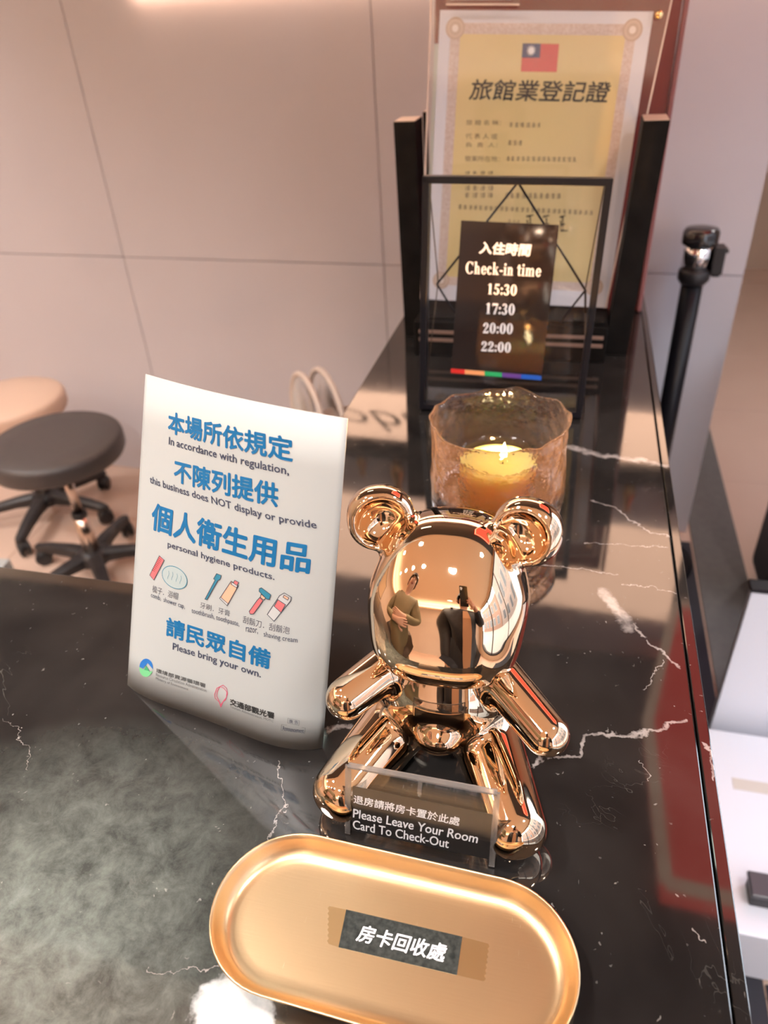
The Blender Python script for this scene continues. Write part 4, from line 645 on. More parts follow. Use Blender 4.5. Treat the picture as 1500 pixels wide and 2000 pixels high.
po=bpy.data.objects.new('flame_light',pl_); po.location=(CX+.0073,CY-.002,ZT+.0865); COL.objects.link(po)

# ------------------------------------------------------------------ check-in sign in a thin black metal frame
S=[Vector(p) for p in D['sign']]; S[2].z=.0035; S[3].z=.0035
sg=thing('sign_frame','thin black metal framed glass sign with a dark hanging check-in time plaque','sign',tuple((S[2]+S[3])/2-Vector((0,0,.003))))
ins_=lambda a,b,d:(b-a).normalized()*d
w_=.0088
c_=[S[0]+ins_(S[0],S[1],w_/2)+ins_(S[0],S[3],w_/2),S[1]+ins_(S[1],S[0],w_/2)+ins_(S[1],S[2],w_/2),S[2]+ins_(S[2],S[3],w_/2)+ins_(S[2],S[1],w_/2),S[3]+ins_(S[3],S[2],w_/2)+ins_(S[3],S[0],w_/2)]
dy=Vector((0,.009,0))
nS=(S[1]-S[0]).cross(S[3]-S[0]).normalized()
for i in range(4):
    a,b=c_[i],c_[(i+1)%4]; e=(b-a).normalized()*w_/2
    MB().bar(a-e+dy,b+e+dy,w_ if i!=3 else w_,.020,.0008,tuple(nS)).build('frame_bar',M_black,sg)
MB().slab([c+Vector((0,.004,0)) for c in c_],.0018).build('glass_pane',M_glass,sg)
wr_=D['wire']; mb=MB(); V_={k:Vector(v) for k,v in wr_.items()}
V_['apex']=Vector((V_['apex'].x,V_['apex'].y,min(V_['apex'].z,S[0].z-.004)))
for a,b in (('apex','l'),('apex','r'),('l','lb'),('r','rb'),('r','rv')): mb.tube([V_[a],V_[b]],.0015,8)
MB_=mb; MB_.build('hanging_wire',M_black,sg)
mb=MB()
for a,b in (('l','lt'),('r','rt'),('l','bl'),('rv','br')): mb.tube([V_[a]+Vector((0,.010,0)),V_[b]+Vector((0,.010,0))],.0008,8)
mb.build('back_wire',mat('dull_bronze_wire',(.10,.07,.05),.4,1.),sg)
pq=[Vector(p)+Vector((0,.004,0)) for p in D['plaque']]
pp=MB().slab(pq,.0035).build('plaque',mat('glossy_dark_plaque',(.020,.014,.013),.06,spec=.7),sg)
# serif lettering built stroke by stroke
def serif(ch):
    """list of polygons (x,y) for one serif glyph, cap height 1, and its advance"""
    T,t,s=.20,.055,.11
    R=lambda x0,y0,x1,y1:[(x0,y0),(x1,y0),(x1,y1),(x0,y1)]
    def ring(cx,cy,rx,ry,tx,ty,a0=0,a1=360,n=28):
        o=[]
        for k in range(n):
            p,q=[math.radians(a0+(a1-a0)*z/n) for z in(k,k+1)]
            f=lambda a,dx,dy:(cx+(rx-dx)*math.cos(a),cy+(ry-dy)*math.sin(a))
            o.append([f(p,0,0),f(q,0,0),f(q,tx,ty),f(p,tx,ty)])
        return o
    def ser(x0,x1,y): return R(x0-s*.8,y,x1+s*.8,y+t)
    if ch=='0': return ring(.33,.5,.30,.52,T,.06),.70
    if ch=='1': return [R(.24,0,.24+T,1),ser(.24,.24+T,0),[(.10,.84),(.26,1.0),(.26,.92),(.10,.80)]],.66
    if ch=='2': return ring(.31,.70,.27,.31,T*.95,.06,-15,190,18)+[[(.36,.62),(.58,.66),(.24,.20),(.05,.12),(.05,.05)],[(.05,0),(.58,0),(.63,.26),(.58,.26),(.52,.16),(.10,.16)]],.68
    if ch=='3': return ring(.29,.76,.24,.25,T*.9,.06,-85,170,18)+ring(.28,.27,.28,.29,T*.95,.06,-170,95,20)+[[(.20,.50),(.34,.50),(.34,.57),(.20,.54)]],.66
    if ch=='5': return ring(.28,.31,.29,.33,T*.95,.07,-160,115,22)+[[(.12,.50),(.20,.50),(.25,.86),(.17,1.0)],[(.17,.83),(.52,.83),(.58,1.0),(.17,1.0)]],.66
    if ch=='7': return [[(.06,.80),(.60,.80),(.62,1.0),(.06,1.0)],[(.06,.72),(.10,.72),(.14,.84),(.06,.84)],[(.50,.82),(.62,.92),(.38,0),(.18,0)]],.66
    if ch==':': return ring(.15,.12,.10,.11,.099,.109)+ring(.15,.58,.10,.11,.099,.109),.32
    if ch=='-': return [R(.05,.28,.37,.40)],.42
    if ch=='C': return ring(.46,.5,.43,.52,T*1.1,.06,38,322,36)+[R(.74,.66,.79,1.0),R(.76,.10,.80,.24)],.90
    if ch=='h': return [R(.10,0,.10+T*.85,1.02),ser(.10,.10+T*.85,0),[(.0,.97),(.12,.97),(.12,1.02),(.0,1.0)]]+ring(.36,.42,.20,.27,T*.8,.07,0,150,14)+[R(.40,0,.40+T*.8,.44),ser(.40,.56,0)],.72
    if ch=='e': return ring(.30,.34,.27,.36,T*.9,.06,5,335,30)+[R(.14,.33,.54,.39)],.60
    if ch=='c': return ring(.30,.34,.27,.36,T*.9,.06,35,325,28)+ring(.42,.54,.08,.09,.079,.089),.56
    if ch=='k': return [R(.10,0,.10+T*.85,1.02),ser(.10,.10+T*.85,0),[(.0,.97),(.12,.97),(.12,1.02),(.0,1.0)],[(.26,.30),(.46,.66),(.56,.66),(.34,.28)],[(.30,.40),(.40,.44),(.66,.03),(.66,0),(.44,0)],R(.36,.62,.62,.67),R(.38,0,.70,.05)],.72
    if ch=='i': return [R(.10,0,.10+T*.85,.67),ser(.10,.10+T*.85,0),[(.0,.62),(.12,.62),(.12,.67),(.0,.65)]]+ring(.18,.88,.10,.11,.099,.109),.38
    if ch=='n': return [R(.10,0,.10+T*.85,.67),ser(.10,.10+T*.85,0),[(.0,.62),(.12,.62),(.12,.67),(.0,.65)]]+ring(.36,.42,.20,.27,T*.8,.07,0,150,14)+[R(.40,0,.40+T*.8,.44),ser(.40,.56,0)],.72
    if ch=='m':
        a=[R(.10,0,.10+T*.85,.67),ser(.10,.10+T*.85,0),[(.0,.62),(.12,.62),(.12,.67),(.0,.65)]]
        for dx in(0,.33): a+=ring(.36+dx,.42,.20,.27,T*.8,.07,0,150,14)+[R(.40+dx,0,.40+dx+T*.8,.44),ser(.40+dx,.56+dx,0)]
        return a,1.05
    if ch=='t': return [R(.12,.10,.12+T*.85,.90),R(.0,.60,.42,.67),[(.12,.10),(.28,.12),(.36,.02),(.24,-.02),(.15,.02)],[(.34,.03),(.44,.10),(.42,.14),(.33,.08)],[(.0,.62),(.12,.88),(.14,.62)]],.44
    return [],.30
def serif_line(txt):
    vs=[];fs=[];x=0
    for ch in txt:
        ps,adv=serif(ch)
        for p in ps: o=len(vs); vs+=[(a+x,b) for a,b in p]; fs.append(tuple(range(o,o+len(p))))
        x+=adv
    v=np.array(vs); lo=v.min(0);hi=v.max(0); return (v-lo)/(hi-lo),fs
mt=MB()
for body,q in D['SL']:
    mt=MB(); bl,br,tl=[Vector(p)+Vector((0,.004,0)) for p in q]
    if body[0]=='入': quad_text(mt,body,(bl,br,tl),.0006,.04,shear=.1)
    else:
        v,f=serif_line(body); n=(br-bl).cross(tl-bl).normalized(); n=n if n.y<0 else -n
        mt.add([bl+(br-bl)*a+(tl-bl)*b+n*.0006 for a,b in v],f); mt.keep=True
    mt.build('lettering',INK['cwhite'],pp)
for nm,col,q in zip(('red','orange','green','violet','blue'),((.62,.03,.025),(.85,.38,.16),(.02,.40,.14),(.12,.05,.28),(.01,.10,.50)),D['bar']):
    MB().slab([Vector(p)+Vector((0,.0031,0)) for p in q],.0008).build('colour_stripe',C(nm+'_stripe_print',col,.35),pp)

# ------------------------------------------------------------------ registration certificate
Q=[Vector(p) for p in D['cert']]
def cpt(u,v,l=0.):
    n=(Q[1]-Q[0]).cross(Q[3]-Q[0]).normalized(); n=n if n.y<0 else -n
    return Q[0]+(Q[1]-Q[0])*u+(Q[3]-Q[0])*v+n*l
ce=thing('certificate','yellow hotel registration certificate with a red and blue flag and ornate border','certificate',tuple((Q[2]+Q[3])/2))
MB().slab([cpt(0,0),cpt(1,0),cpt(1,1),cpt(0,1)],.0015).build('paper_sheet',mat('cool_white_paper',(.70,.69,.76),.5),ce)
def crect(u0,v0,u1,v1,l,m,name,par,mb=None):
    b=mb or MB(); b.add([cpt(u0,v0,l),cpt(u1,v0,l),cpt(u1,v1,l),cpt(u0,v1,l)],[(0,1,2,3)]); b.keep=True
    return b if mb else b.build(name,m,par)
M_bord=noisy(mat('pink_guilloche_print',(.56,.42,.37),.55),260,(.68,.58,.55),.35)
yl,yt,yr,yb=.1035,.0705,.888,.905; bo=.0505; bv=.034
mb=MB(); 
crect(yl-.047,yt-.0335,yr+.047,yt,.0003,None,'',None,mb); crect(yl-.047,yb,yr+.047,yb+.0335,.0003,None,'',None,mb); crect(yl-.047,yt,yl,yb,.0003,None,'',None,mb); crect(yr,yt,yr+.047,yb,.0003,None,'',None,mb)
bd=mb.build('printed_border',M_bord,ce)
M_yel=noisy(mat('yellow_print',(.70,.57,.25),.5),6,(.72,.55,.30),.8)
crect(yl,yt,yr,yb,.0003,M_yel,'yellow_panel',ce)
for mu,mv in((.078,.054),(.916,.054),(.078,.921),(.916,.921)):
    asp=.733; md=None
    for r,col,l in((.036,(.52,.38,.30),.0005),(.030,(.62,.48,.40),.0006),(.022,(.55,.42,.34),.0007),(.012,(.80,.72,.68),.0008)):
        mb=MB(); mb.add([cpt(mu+r*math.cos(a)*1.28,mv+r*math.sin(a)*.94,l) for a in [2*PI*k/32 for k in range(32)]],[tuple(range(32))]); mb.keep=True
        o=mb.build('medallion' if md is None else 'ring',C('medallion_print%d'%int(r*1000),col),ce if md is None else md); md=md or o
fq=D['cuv']['flag']; 
def quadc(pts,l,m,name,par): b=MB(); b.add([cpt(u,v,l) for u,v in pts],[tuple(range(len(pts)))]); b.keep=True; return b.build(name,m,par)
flag=quadc(fq,.0006,C('flag_red',(.60,.06,.07)),'flag',ce)
L2=lambda a,b,t:(a[0]+(b[0]-a[0])*t,a[1]+(b[1]-a[1])*t)
tl,tr_,br_,bl_=fq; mid_=L2(tl,tr_,.5); cen_=L2(L2(tl,bl_,.5),L2(tr_,br_,.5),.5)
quadc([tl,mid_,cen_,L2(tl,bl_,.5)],.0009,C('flag_blue',(.012,.03,.13)),'canton',flag)
sc_=((tl[0]+cen_[0])/2,(tl[1]+cen_[1])/2); mb=MB()
rad=.017
mb.add([cpt(sc_[0]+rad*math.cos(2*PI*k/24)*1.36*.62,sc_[1]+rad*math.sin(2*PI*k/24)*.62,.0012) for k in range(24)],[tuple(range(24))])
for k in range(12):
    a=2*PI*k/12; f=lambda a,r:cpt(sc_[0]+r*math.cos(a)*1.36,sc_[1]+r*math.sin(a),.0012)
    mb.add([f(a,rad*1.05),f(a+.17,rad*.66),f(a-.17,rad*.66)],[(0,1,2)])
mb.keep=True; mb.build('white_sun',INK['cwhite'],flag)
mt=MB(); b0,b1,t0=D['cuv']['title']; quad_text(mt,'旅館業登記證',[cpt(*b0),cpt(*b1),cpt(*t0)],.0006,.018,shear=.12); mt.build('title_lettering',INK['black'],ce)
mt=MB(); rows=D['cuv']['rows']
for body,i in(('旅 館 名 稱：',0),('代 表 人 或',2),('負  責  人：',3),('營業所在地：',5)):
    b0,b1,t0=rows[i]; quad_text(mt,body,[cpt(*b0),cpt(*b1),cpt(*t0)],.0006)
def marks(r,n):   # lines of writing too blurred to read: small stroke clusters
    b0,b1,t0=[np.array(x) for x in r]; ux=(b1-b0)/n
    for k in range(n):
        o=b0+ux*k
        for j in range(4):
            yy=j/3.6; x0=random.uniform(.05,.25); x1=random.uniform(.6,.85)
            a=o+ux*x0+(t0-b0)*(yy*.9); b=o+ux*x1+(t0-b0)*(yy*.9+.05); c=(t0-b0)*.10
            mt.add([cpt(*a,.0006),cpt(*b,.0006),cpt(*(b+c),.0006),cpt(*(a+c),.0006)],[(0,1,2,3)])
        x=random.uniform(.3,.6); a=o+ux*x; mt.add([cpt(*a,.0006),cpt(*(a+ux*.14),.0006),cpt(*(a+ux*.14+(t0-b0)),.0006),cpt(*(a+(t0-b0)),.0006)],[(0,1,2,3)])
for i,n in((1,6),(4,3),(6,14),(7,4),(8,4),(9,4),(10,10),(11,26),(12,3)): marks(rows[i],n)
mt.keep=True; mt.build('lettering',C('brown_print',(.20,.15,.10)),ce)
mt=MB(); b0,b1,t0=[np.array(x) for x in D['cuv']['sig']]
for k,st in enumerate(([(0,.9),(.7,1)],[(.1,.7),(.1,.1),(.8,.1)],[(.1,.45),(.6,.5)],[(.35,1),(.4,.1)])):
    for z in(0,1,2):
        w=(b1-b0)/3.4; pts=[b0+w*(z*1.25+p[0]*.8*(1-.1*((k+z)%3)))+(t0-b0)*(p[1]*(.9-.15*((k*z)%2))) for p in st]
        for a,b in zip(pts,pts[1:]):
            d=np.array([-(b-a)[1],(b-a)[0]]); d=d/np.linalg.norm(d)*.004; mt.add([cpt(*(a-d),.0006),cpt(*(b-d*.4),.0006),cpt(*(b+d*.4),.0006),cpt(*(a+d),.0006)],[(0,1,2,3)])
mt.keep=True; mt.build('signature',INK['black'],ce)
# second sheet and clear acrylic frame around it
q=[cpt(-.022,.10,-.004),cpt(.98,.08,-.004),cpt(.98,1.0,-.004),cpt(-.012,1.0,-.004)]
MB().slab(q,.0015).build('backing_sheet',mat('pale_green_card',(.62,.67,.64),.5),ce)
fr=thing('acrylic_sign_holder','tall clear acrylic frame standing in the black posts around the certificate','sign holder',tuple((Q[2]+Q[3])/2+Vector((0,-.006,0))))
fq_=[cpt(-.045,-.09,.006),cpt(1.072,-.07,.006),cpt(.990,.996,.006),cpt(-.028,.996,.006)]
MB().slab(fq_,.002).build('front_sheet',M_acryl,fr)
mb=MB()
for i in(0,1,3): mb.bar(fq_[i],fq_[(i+1)%4],.0022,.0030,0,(0,1,0))
mb.build('polished_edge',mat('peach_acrylic_edge',(.70,.55,.48),.2,spec=.7),fr)
for u in(1.02,): 
    c=cpt(u,.012,.009); MB().lathe([(.0055,0),(.0055,.004),(.0035,.0055),(.0001,.0055)],c,20,M=Matrix.Rotation(PI/2,3,'X')).build('standoff_screw',mat('brass',(.9,.62,.3),.2,1.),fr)
# small card at the very top
t=thing('small_card','small white card in a clear sleeve above the certificate','card',tuple(cpt(.2,-.03,.014)))
MB().slab([cpt(.03,-.16,.016),cpt(.375,-.16,.016),cpt(.375,-.012,.016),cpt(.03,-.010,.016)],.0015).build('clear_sleeve',M_acryl,t)
MB().slab([cpt(.053,-.15,.0135),cpt(.335,-.15,.0135),cpt(.335,-.027,.0135),cpt(.053,-.026,.0135)],.001).build('card_sheet',M_paper,t)
mb=MB(); mb.bar(cpt(.03,-.011,.0165),cpt(.375,-.012,.0165),.0022,.003,0,(0,1,0)); mb.build('sleeve_edge',mat('peach_sleeve_edge',(.78,.62,.52),.3),t)
# red lacquered board behind
t=thing('red_lacquer_board','tall red-brown lacquered wooden board leaning behind the certificate','board',(-.07,1.47,.0))
mb=MB(); bx=[(-.282,1.445,.0),(.118,1.445,.0)]; ln=.05
MB().slab([Vector((-.262,1.475,.66)),Vector((.126,1.475,.66)),Vector((.124,1.445,.001)),Vector((-.280,1.445,.001))],.018).build('board',M_redwood,t)
MB().bar((.1265,1.450,.001),(.1335,1.480,.66),.008,.024,.002,(0,1,0)).build('edge_moulding',mat('mauve_lacquer_edge',(.25,.09,.09),.3),t)
# black wooden stand: two posts on a plinth
t=thing('certificate_stand','black wooden stand with two upright posts holding up the certificate','stand',(-.09,1.26,0))
P1=((-.2975,-.2985),(-.2640,-.2650)); 
def post(x0,x1,y0,y1,z1,lx,name='post'):
    mb=MB(); v=[(x0,y0,.0005),(x1,y0,.0005),(x1,y1,.0005),(x0,y1,.0005),(x0+lx,y0,z1),(x1+lx,y0,z1),(x1+lx,y1,z1),(x0+lx,y1,z1)]
    mb.add(v,[(0,3,2,1),(4,5,6,7),(0,1,5,4),(1,2,6,5),(2,3,7,6),(3,0,4,7)]).build(name,M_blackwood,t)
    tp=MB().b6(x0+lx+.0008,x1+lx-.0008,y0+.0008,y1-.0008,z1-.0005,z1+.0012,.0005,1).build('end_grain',mat('pale_wood_end',(.50,.36,.28),.5),t)
post(-.294,-.259,1.272,1.330,.354,-.006); post(.062,.098,1.225,1.288,.352,.014)
post(-.259,-.254,1.335,1.352,.360,-.006,'rear_rail')
MB().b6(-.2585,.0615,1.190,1.335,.0005,.060,.0015).build('plinth',M_blackwood,t)
for z in(.026,.040): MB().b6(-.250,.056,1.1875,1.1899,z,z+.006,.0005,1).build('inlay_strip',mat('tan_inlay',(.24,.15,.12),.3),t)
MB().b6(-.250,.056,1.2005,1.226,.0605,.066,.001,1).build('card_ledge',M_blackwood,t)

# ------------------------------------------------------------------ stools
def stool(cx,cy,zs,seatm,label,angs,hr=.235,tilt=0.):
    t=thing('swivel_stool',label,'stool',(cx,cy,FZ))
    R_=.195 if seatm is M_seat else .178
    MB().lathe([(.001,zs),(R_*.6,zs+.001),(R_*.92,zs-.002),(R_-.004,zs-.008),(R_,zs-.020),(R_,zs-.050),(R_-.006,zs-.062),(R_-.012,zs-.064),(.001,zs-.064)],(cx,cy,0),56).build('seat',seatm,t)
    MB().lathe([(R_*.80,zs-.0645),(R_*.80,zs-.078),(.001,zs-.078)],(cx,cy,0),40).build('seat_plate',mat('brown_seat_board',(.16,.10,.08),.6),t)
    MB().lathe([(.060,zs-.0785),(.055,zs-.095),(.020,zs-.10),(.001,zs-.10)],(cx,cy,0),24).build('swivel_plate',M_black,t)
    MB().lathe([(.0145,zs-.10),(.0145,FZ+.26),(.001,FZ+.26)],(cx,cy,0),24).build('gas_rod',mat('satin_nickel',(.62,.52,.46),.25,1.),t)
    MB().lathe([(.021,FZ+.262),(.024,FZ+.255),(.024,FZ+.244),(.021,FZ+.238),(.015,FZ+.238),(.015,FZ+.262)],(cx,cy,0),24,close=True).build('collar',M_blackpl,t)
    MB().lathe([(.0225,FZ+.243),(.026,FZ+.10),(.001,FZ+.10)],(cx,cy,0),28).build('column',mat('pale_nickel',(.70,.58,.50),.22,1.),t)
    MB().lathe([(.001,FZ+.118),(.030,FZ+.116),(.050,FZ+.104),(.052,FZ+.072),(.001,FZ+.070)],(cx,cy,0),28).build('hub',M_blackpl,t)
    for a in angs:
        a=math.radians(a); u=Vector((math.cos(a),math.sin(a),0)); p0=Vector((cx,cy,FZ+.094))+u*.03; p1=Vector((cx,cy,FZ+.072))+u*hr
        b=MB(); m=Matrix(((u.x,-u.y,0),(u.y,u.x,0),(0,0,1)))
        sec=[(0.02,.024,.070,.112),(.10,.021,.074,.106),(.18,.018,.066,.094),(hr,.016,.058,.080),(hr+.014,.010,.060,.076)]
        vs=[];fs=[]
        for d,hw,zl,zh in sec:
            for yy,zz in((-hw,zl),(hw,zl),(hw,zh-.006),(hw*.6,zh),(-hw*.6,zh),(-hw,zh-.006)): vs.append(Vector((cx,cy,FZ+zz))+m@Vector((d,yy,0)))
        for i in range(4):
            for k in range(6): fs.append((i*6+k,i*6+(k+1)%6,(i+1)*6+(k+1)%6,(i+1)*6+k))
        fs+=[tuple(range(5,-1,-1)),tuple(24+k for k in range(6))]
        b.add(vs,fs); lg=b.build('leg',M_blackpl,t)
        wc=Vector((cx,cy,FZ+.028))+u*(hr-.004)+m@Vector((0,0,0)); sp=m@Matrix.Rotation(.7,3,'Z')
        w=MB()
        for s in(-1,1): w.lathe([(.001,-.008),(.022,-.008),(.0275,-.004),(.0275,.004),(.022,.008),(.001,.008)],wc+sp@Vector((0,s*.012,0)),22,M=sp@Matrix.Rotation(PI/2,3,'X'))
        w.ball(wc+Vector((0,0,.010)),(.024,.020,.022),14); w.tube([wc,wc+Vector((0,0,.036))],.006,8); w.build('caster',M_blackpl,lg)
    return t
stool(-1.435,1.595,-.478,M_seat,'black padded swivel stool with five casters, nearest the counter',[97,172,241,313,25])
stool(-1.815,1.885,-.505,M_beige,'beige round seat swivel stool behind the black one by the wall',[-78,0,66,138,210])

# ------------------------------------------------------------------ fan behind the counter
t=thing('floor_fan','cream plastic standing fan behind the counter, seen edge-on','fan',(-.705,1.86,FZ))
fc=Vector((-.705,1.86,-.512)); yaw=Rz(math.radians(-52))@Rx(0)
def fr_(x,y,z): return fc+yaw@Vector((x,y,z))
RF=.155
MB().tube([fr_(RF*math.cos(a),-.030,RF*math.sin(a)) for a in [2*PI*k/48 for k in range(48)]],.0085,8,closed=True).build('front_ring',M_cream,t)
MB().tube([fr_(RF*math.cos(a),.030,RF*math.sin(a)) for a in [2*PI*k/48 for k in range(48)]],.0085,8,closed=True).build('rear_ring',M_cream,t)
mb=MB()
for k in range(60):
    a=2*PI*k/60; mb.tube([fr_(.03*math.cos(a),-.040,.03*math.sin(a)),fr_(.11*math.cos(a),-.040,.11*math.sin(a)),fr_(RF*math.cos(a),-.030,RF*math.sin(a))],.0011,5)
    mb.tube([fr_(.03*math.cos(a),.050,.03*math.sin(a)),fr_(RF*math.cos(a),.030,RF*math.sin(a))],.0011,5)
mb.build('grille',mat('pale_grille_wire',(.70,.66,.62),.4),t)['kind']='stuff'
for k in range(5):
    a=2*PI*k/5; mb=MB(); n_=8; vs=[]
    for i in range(n_+1):
        r=.025+.11*i/n_; w=.012+.03*math.sin(PI*min(1,i/n_+.15)*.8)
        for s,y in((-1,-.012),(1,.012)): vs.append(fr_(r*math.cos(a)-s*w*math.sin(a),y,r*math.sin(a)+s*w*math.cos(a)))
    vs2=[v+yaw@Vector((0,.0015,0)) for v in vs]; m=len(vs)
    fs=[(2*i,2*i+1,2*i+3,2*i+2) for i in range(n_)]+[(m+2*i+2,m+2*i+3,m+2*i+1,m+2*i) for i in range(n_)]
    mb.add(vs+vs2,fs,True).build('blade',mat('clear_grey_blade',(.62,.60,.58),.3),t)
MB().lathe([(.001,-.045),(.03,-.045),(.034,-.03),(.034,.06),(.028,.10),(.001,.10)],fc,28,M=yaw@Matrix.Rotation(-PI/2,3,'X')).build('motor_housing',M_cream,t)
MB().tube([(fc.x+.05,fc.y+.04,fc.z-.02),(fc.x+.05,fc.y+.04,FZ+.02)],.011,14).build('pole',M_cream,t)
MB().lathe([(.001,0.001),(.13,.001),(.13,.010),(.10,.022),(.02,.030),(.001,.030)],(fc.x+.05,fc.y+.04,FZ),40).build('base',M_cream,t)

# ------------------------------------------------------------------ queue post
sx,sy=.293,1.985; t=thing('queue_barrier_post','black queue barrier post with a chrome band and belt cassette','barrier post',(sx,sy,FZ))
MB().lathe([(.001,.001),(.15,.001),(.155,.008),(.12,.022),(.035,.034),(.001,.034)],(sx,sy,FZ),48).build('base',M_black,t)
MB().lathe([(.0265,FZ+.034),(.0265,-.098),(.001,-.098)],(sx,sy,0),32).build('pole',M_black,t)
MB().lathe([(.0300,-.110),(.0385,-.098),(.0385,-.078),(.034,-.072),(.001,-.072)],(sx,sy,0),32).build('collar',M_blackpl,t)
MB().lathe([(.034,-.072),(.034,-.006),(.001,-.006)],(sx,sy,0),40).build('chrome_band',mat('bright_chrome',(.86,.84,.84),.10,1.),t)
MB().lathe([(.0415,-.012),(.0425,-.008),(.0425,.016),(.038,.024),(.020,.027),(.001,.027)],(sx,sy,0),40).build('cap',mat('glossy_black_cap',(.012,.012,.014),.15,spec=.7),t)
MB().b6(sx+.034,sx+.062,sy-.022,sy+.022,-.082,-.016,.003).b6(sx+.05,sx+.068,sy-.018,sy+.018,-.030,-.022,.001).b6(sx+.040,sx+.058,sy-.012,sy+.012,-.090,-.081,.001).build('belt_cassette',M_blackpl,t)

# ------------------------------------------------------------------ right of the counter
t=thing('white_display_board','upright white board with a thin black top edge right of the counter','board',(.7,1.25,FZ))
MB().b6(.398,1.0,1.235,1.255,FZ+.001,-.485,.002).build('panel',M_white,t)
MB().b6(.396,1.004,1.232,1.265,-.4849,-.476,.001).build('top_edge',M_black,t)
for x in(.45,.92): MB().b6(x,x+.03,1.20,1.30,FZ+.0005,FZ+.012,.002).build('foot',M_black,t)
t=thing('black_suitcase','tall dark suitcase standing on the floor behind the white board','suitcase',(.83,1.83,FZ))
MB().b6(.60,1.05,1.74,1.97,FZ+.05,FZ+.80,.035,4).build('shell',noisy(mat('dark_suitcase_shell',(.012,.013,.022),.4),60,(.02,.02,.03),.5),t)
for k in range(5): MB().b6(.69+k*.07,.70+k*.07,1.732,1.742,FZ+.10,FZ+.74,.003).build('rib',M_blackpl,t)
for x in(.69,1.0):
    for y in(1.78,1.93): MB().lathe([(.001,-.012),(.024,-.012),(.024,.012),(.001,.012)],(x,y,FZ+.025),20,M=Ry(PI/2)).build('wheel',M_blackpl,t)
MB().tube([(.76,1.93,FZ+.79),(.76,1.93,FZ+.95),(.78,1.93,FZ+.97),(.92,1.93,FZ+.97),(.94,1.93,FZ+.95),(.94,1.93,FZ+.79)],.010,10).build('handle',M_chrome,t)
t=thing('white_platform','low white display platform in front of the upright white board','platform',(.7,1.,FZ))
MB().b6(.375,1.0,.747,1.195,FZ+.0065,-.852,.003).build('body',M_white,t)
MB().b6(.414,.80,1.045,1.072,-.8519,-.8508).build('tape_strip',mat('beige_tape',(.60,.54,.48),.4),t)
t=thing('black_box','small black lidded box lying on the low white platform','box',(.5,.83,-.852))
MB().b6(.405,.52,.800,.842,-.8517,-.822,.004).build('body',M_blackpl,t); MB().b6(.402,.523,.797,.845,-.8219,-.812,.003).build('lid',mat('dark_grey_lid',(.06,.06,.07),.3),t)
MB().b6(.15,.452,-.3,2.10,FZ+.0002,FZ+.006,.001,1).build('floor_strip',C('dark_strip',(.012,.011,.018),.6),None,'long black strip on the floor along the counter foot','mat',org=(.28,.9,FZ))  # dark strip on the floor beside the counter foot
MB().b6(.456,1.6,-.6,.742,FZ+.0002,FZ+.006,.001,1).build('floor_mat',C('dark_rubber_b',(.012,.012,.020),.6),None,'wide black floor mat in front of the white platform','mat',org=(1.0,.1,FZ))
MB().b6(.458,.604,1.30,3.2,FZ+.0002,FZ+.005,.001,1).build('painted_floor_shade',noisy(C('shade_grey',(.15,.145,.135),.9),40,(.12,.115,.11),.6),None,'narrow grey strip standing in for shade on the floor beside the black strip','mat',org=(.53,2.2,FZ))  # the floor here lies in shade; this strip paints it darker
t=thing('paper_bag','white paper bag standing on the floor by the stool','bag',(-1.70,1.44,FZ))
mb=MB(); mb.box((-1.70,1.44,-.93),(.12,.06,.138),Rz(.1),.003).build('body',M_paper,t)
MB().tube([(-1.74,1.44,-.861),(-1.73,1.44,-.835),(-1.70,1.44,-.828),(-1.67,1.44,-.835),(-1.66,1.44,-.861)],.003,8).build('handle',M_paper,t)
MB().tube([(-1.52,1.26,FZ+.004),(-1.46,1.27,FZ+.03),(-1.40,1.24,FZ+.06),(-1.35,1.26,FZ+.03),(-1.30,1.24,FZ+.004)],.0035,8).build('white_cable',M_paper,None,'thin white cable looping over the floor under the black stool','cable',org=(-1.40,1.25,FZ))
t=thing('wall_poster','framed pale poster on the side wall facing the counter','poster',(-2.99,.4,.2))
MB().b6(-2.999,-2.975,-.1,.9,-.1,.75,.004).build('frame',M_black,t); MB().b6(-2.974,-2.972,-.07,.87,-.07,.72).build('print',mat('poster_print',(.55,.40,.25),.5),t)

# ------------------------------------------------------------------ the two people mirrored in the bear
def skin(name,verts,edges,rad,material,parent,root=0,sub=2):
    me=bpy.data.meshes.new(name+'_skeleton'); o0=Vector(parent['wo'])
    me.from_pydata([(x-o0.x,y-o0.y,z+ZT-o0.z) for x,y,z in verts],edges,[])
    o=bpy.data.objects.new('tmp',me); COL.objects.link(o)
    md=o.modifiers.new('s','SKIN'); md.use_smooth_shade=True
    for i,r in enumerate(rad): me.skin_vertices[0].data[i].radius=(r,r) if not isinstance(r,tuple) else r
    for i in range(len(rad)): me.skin_vertices[0].data[i].use_root=(i==root)
    ss=o.modifiers.new('u','SUBSURF'); ss.levels=sub; ss.render_levels=sub
    dg=bpy.context.evaluated_depsgraph_get(); m2=bpy.data.meshes.new_from_object(o.evaluated_get(dg)); bpy.data.objects.remove(o); bpy.data.meshes.remove(me)
    m2.name=name; m2.materials.clear(); m2.materials.append(material)
    q=bpy.data.objects.new(name,m2); COL.objects.link(q); q.parent=parent; q['wo']=list(o0); return q
M_skin=mat('skin',(.58,.33,.22),.5); M_hair=mat('black_hair',(.012,.010,.010),.5)
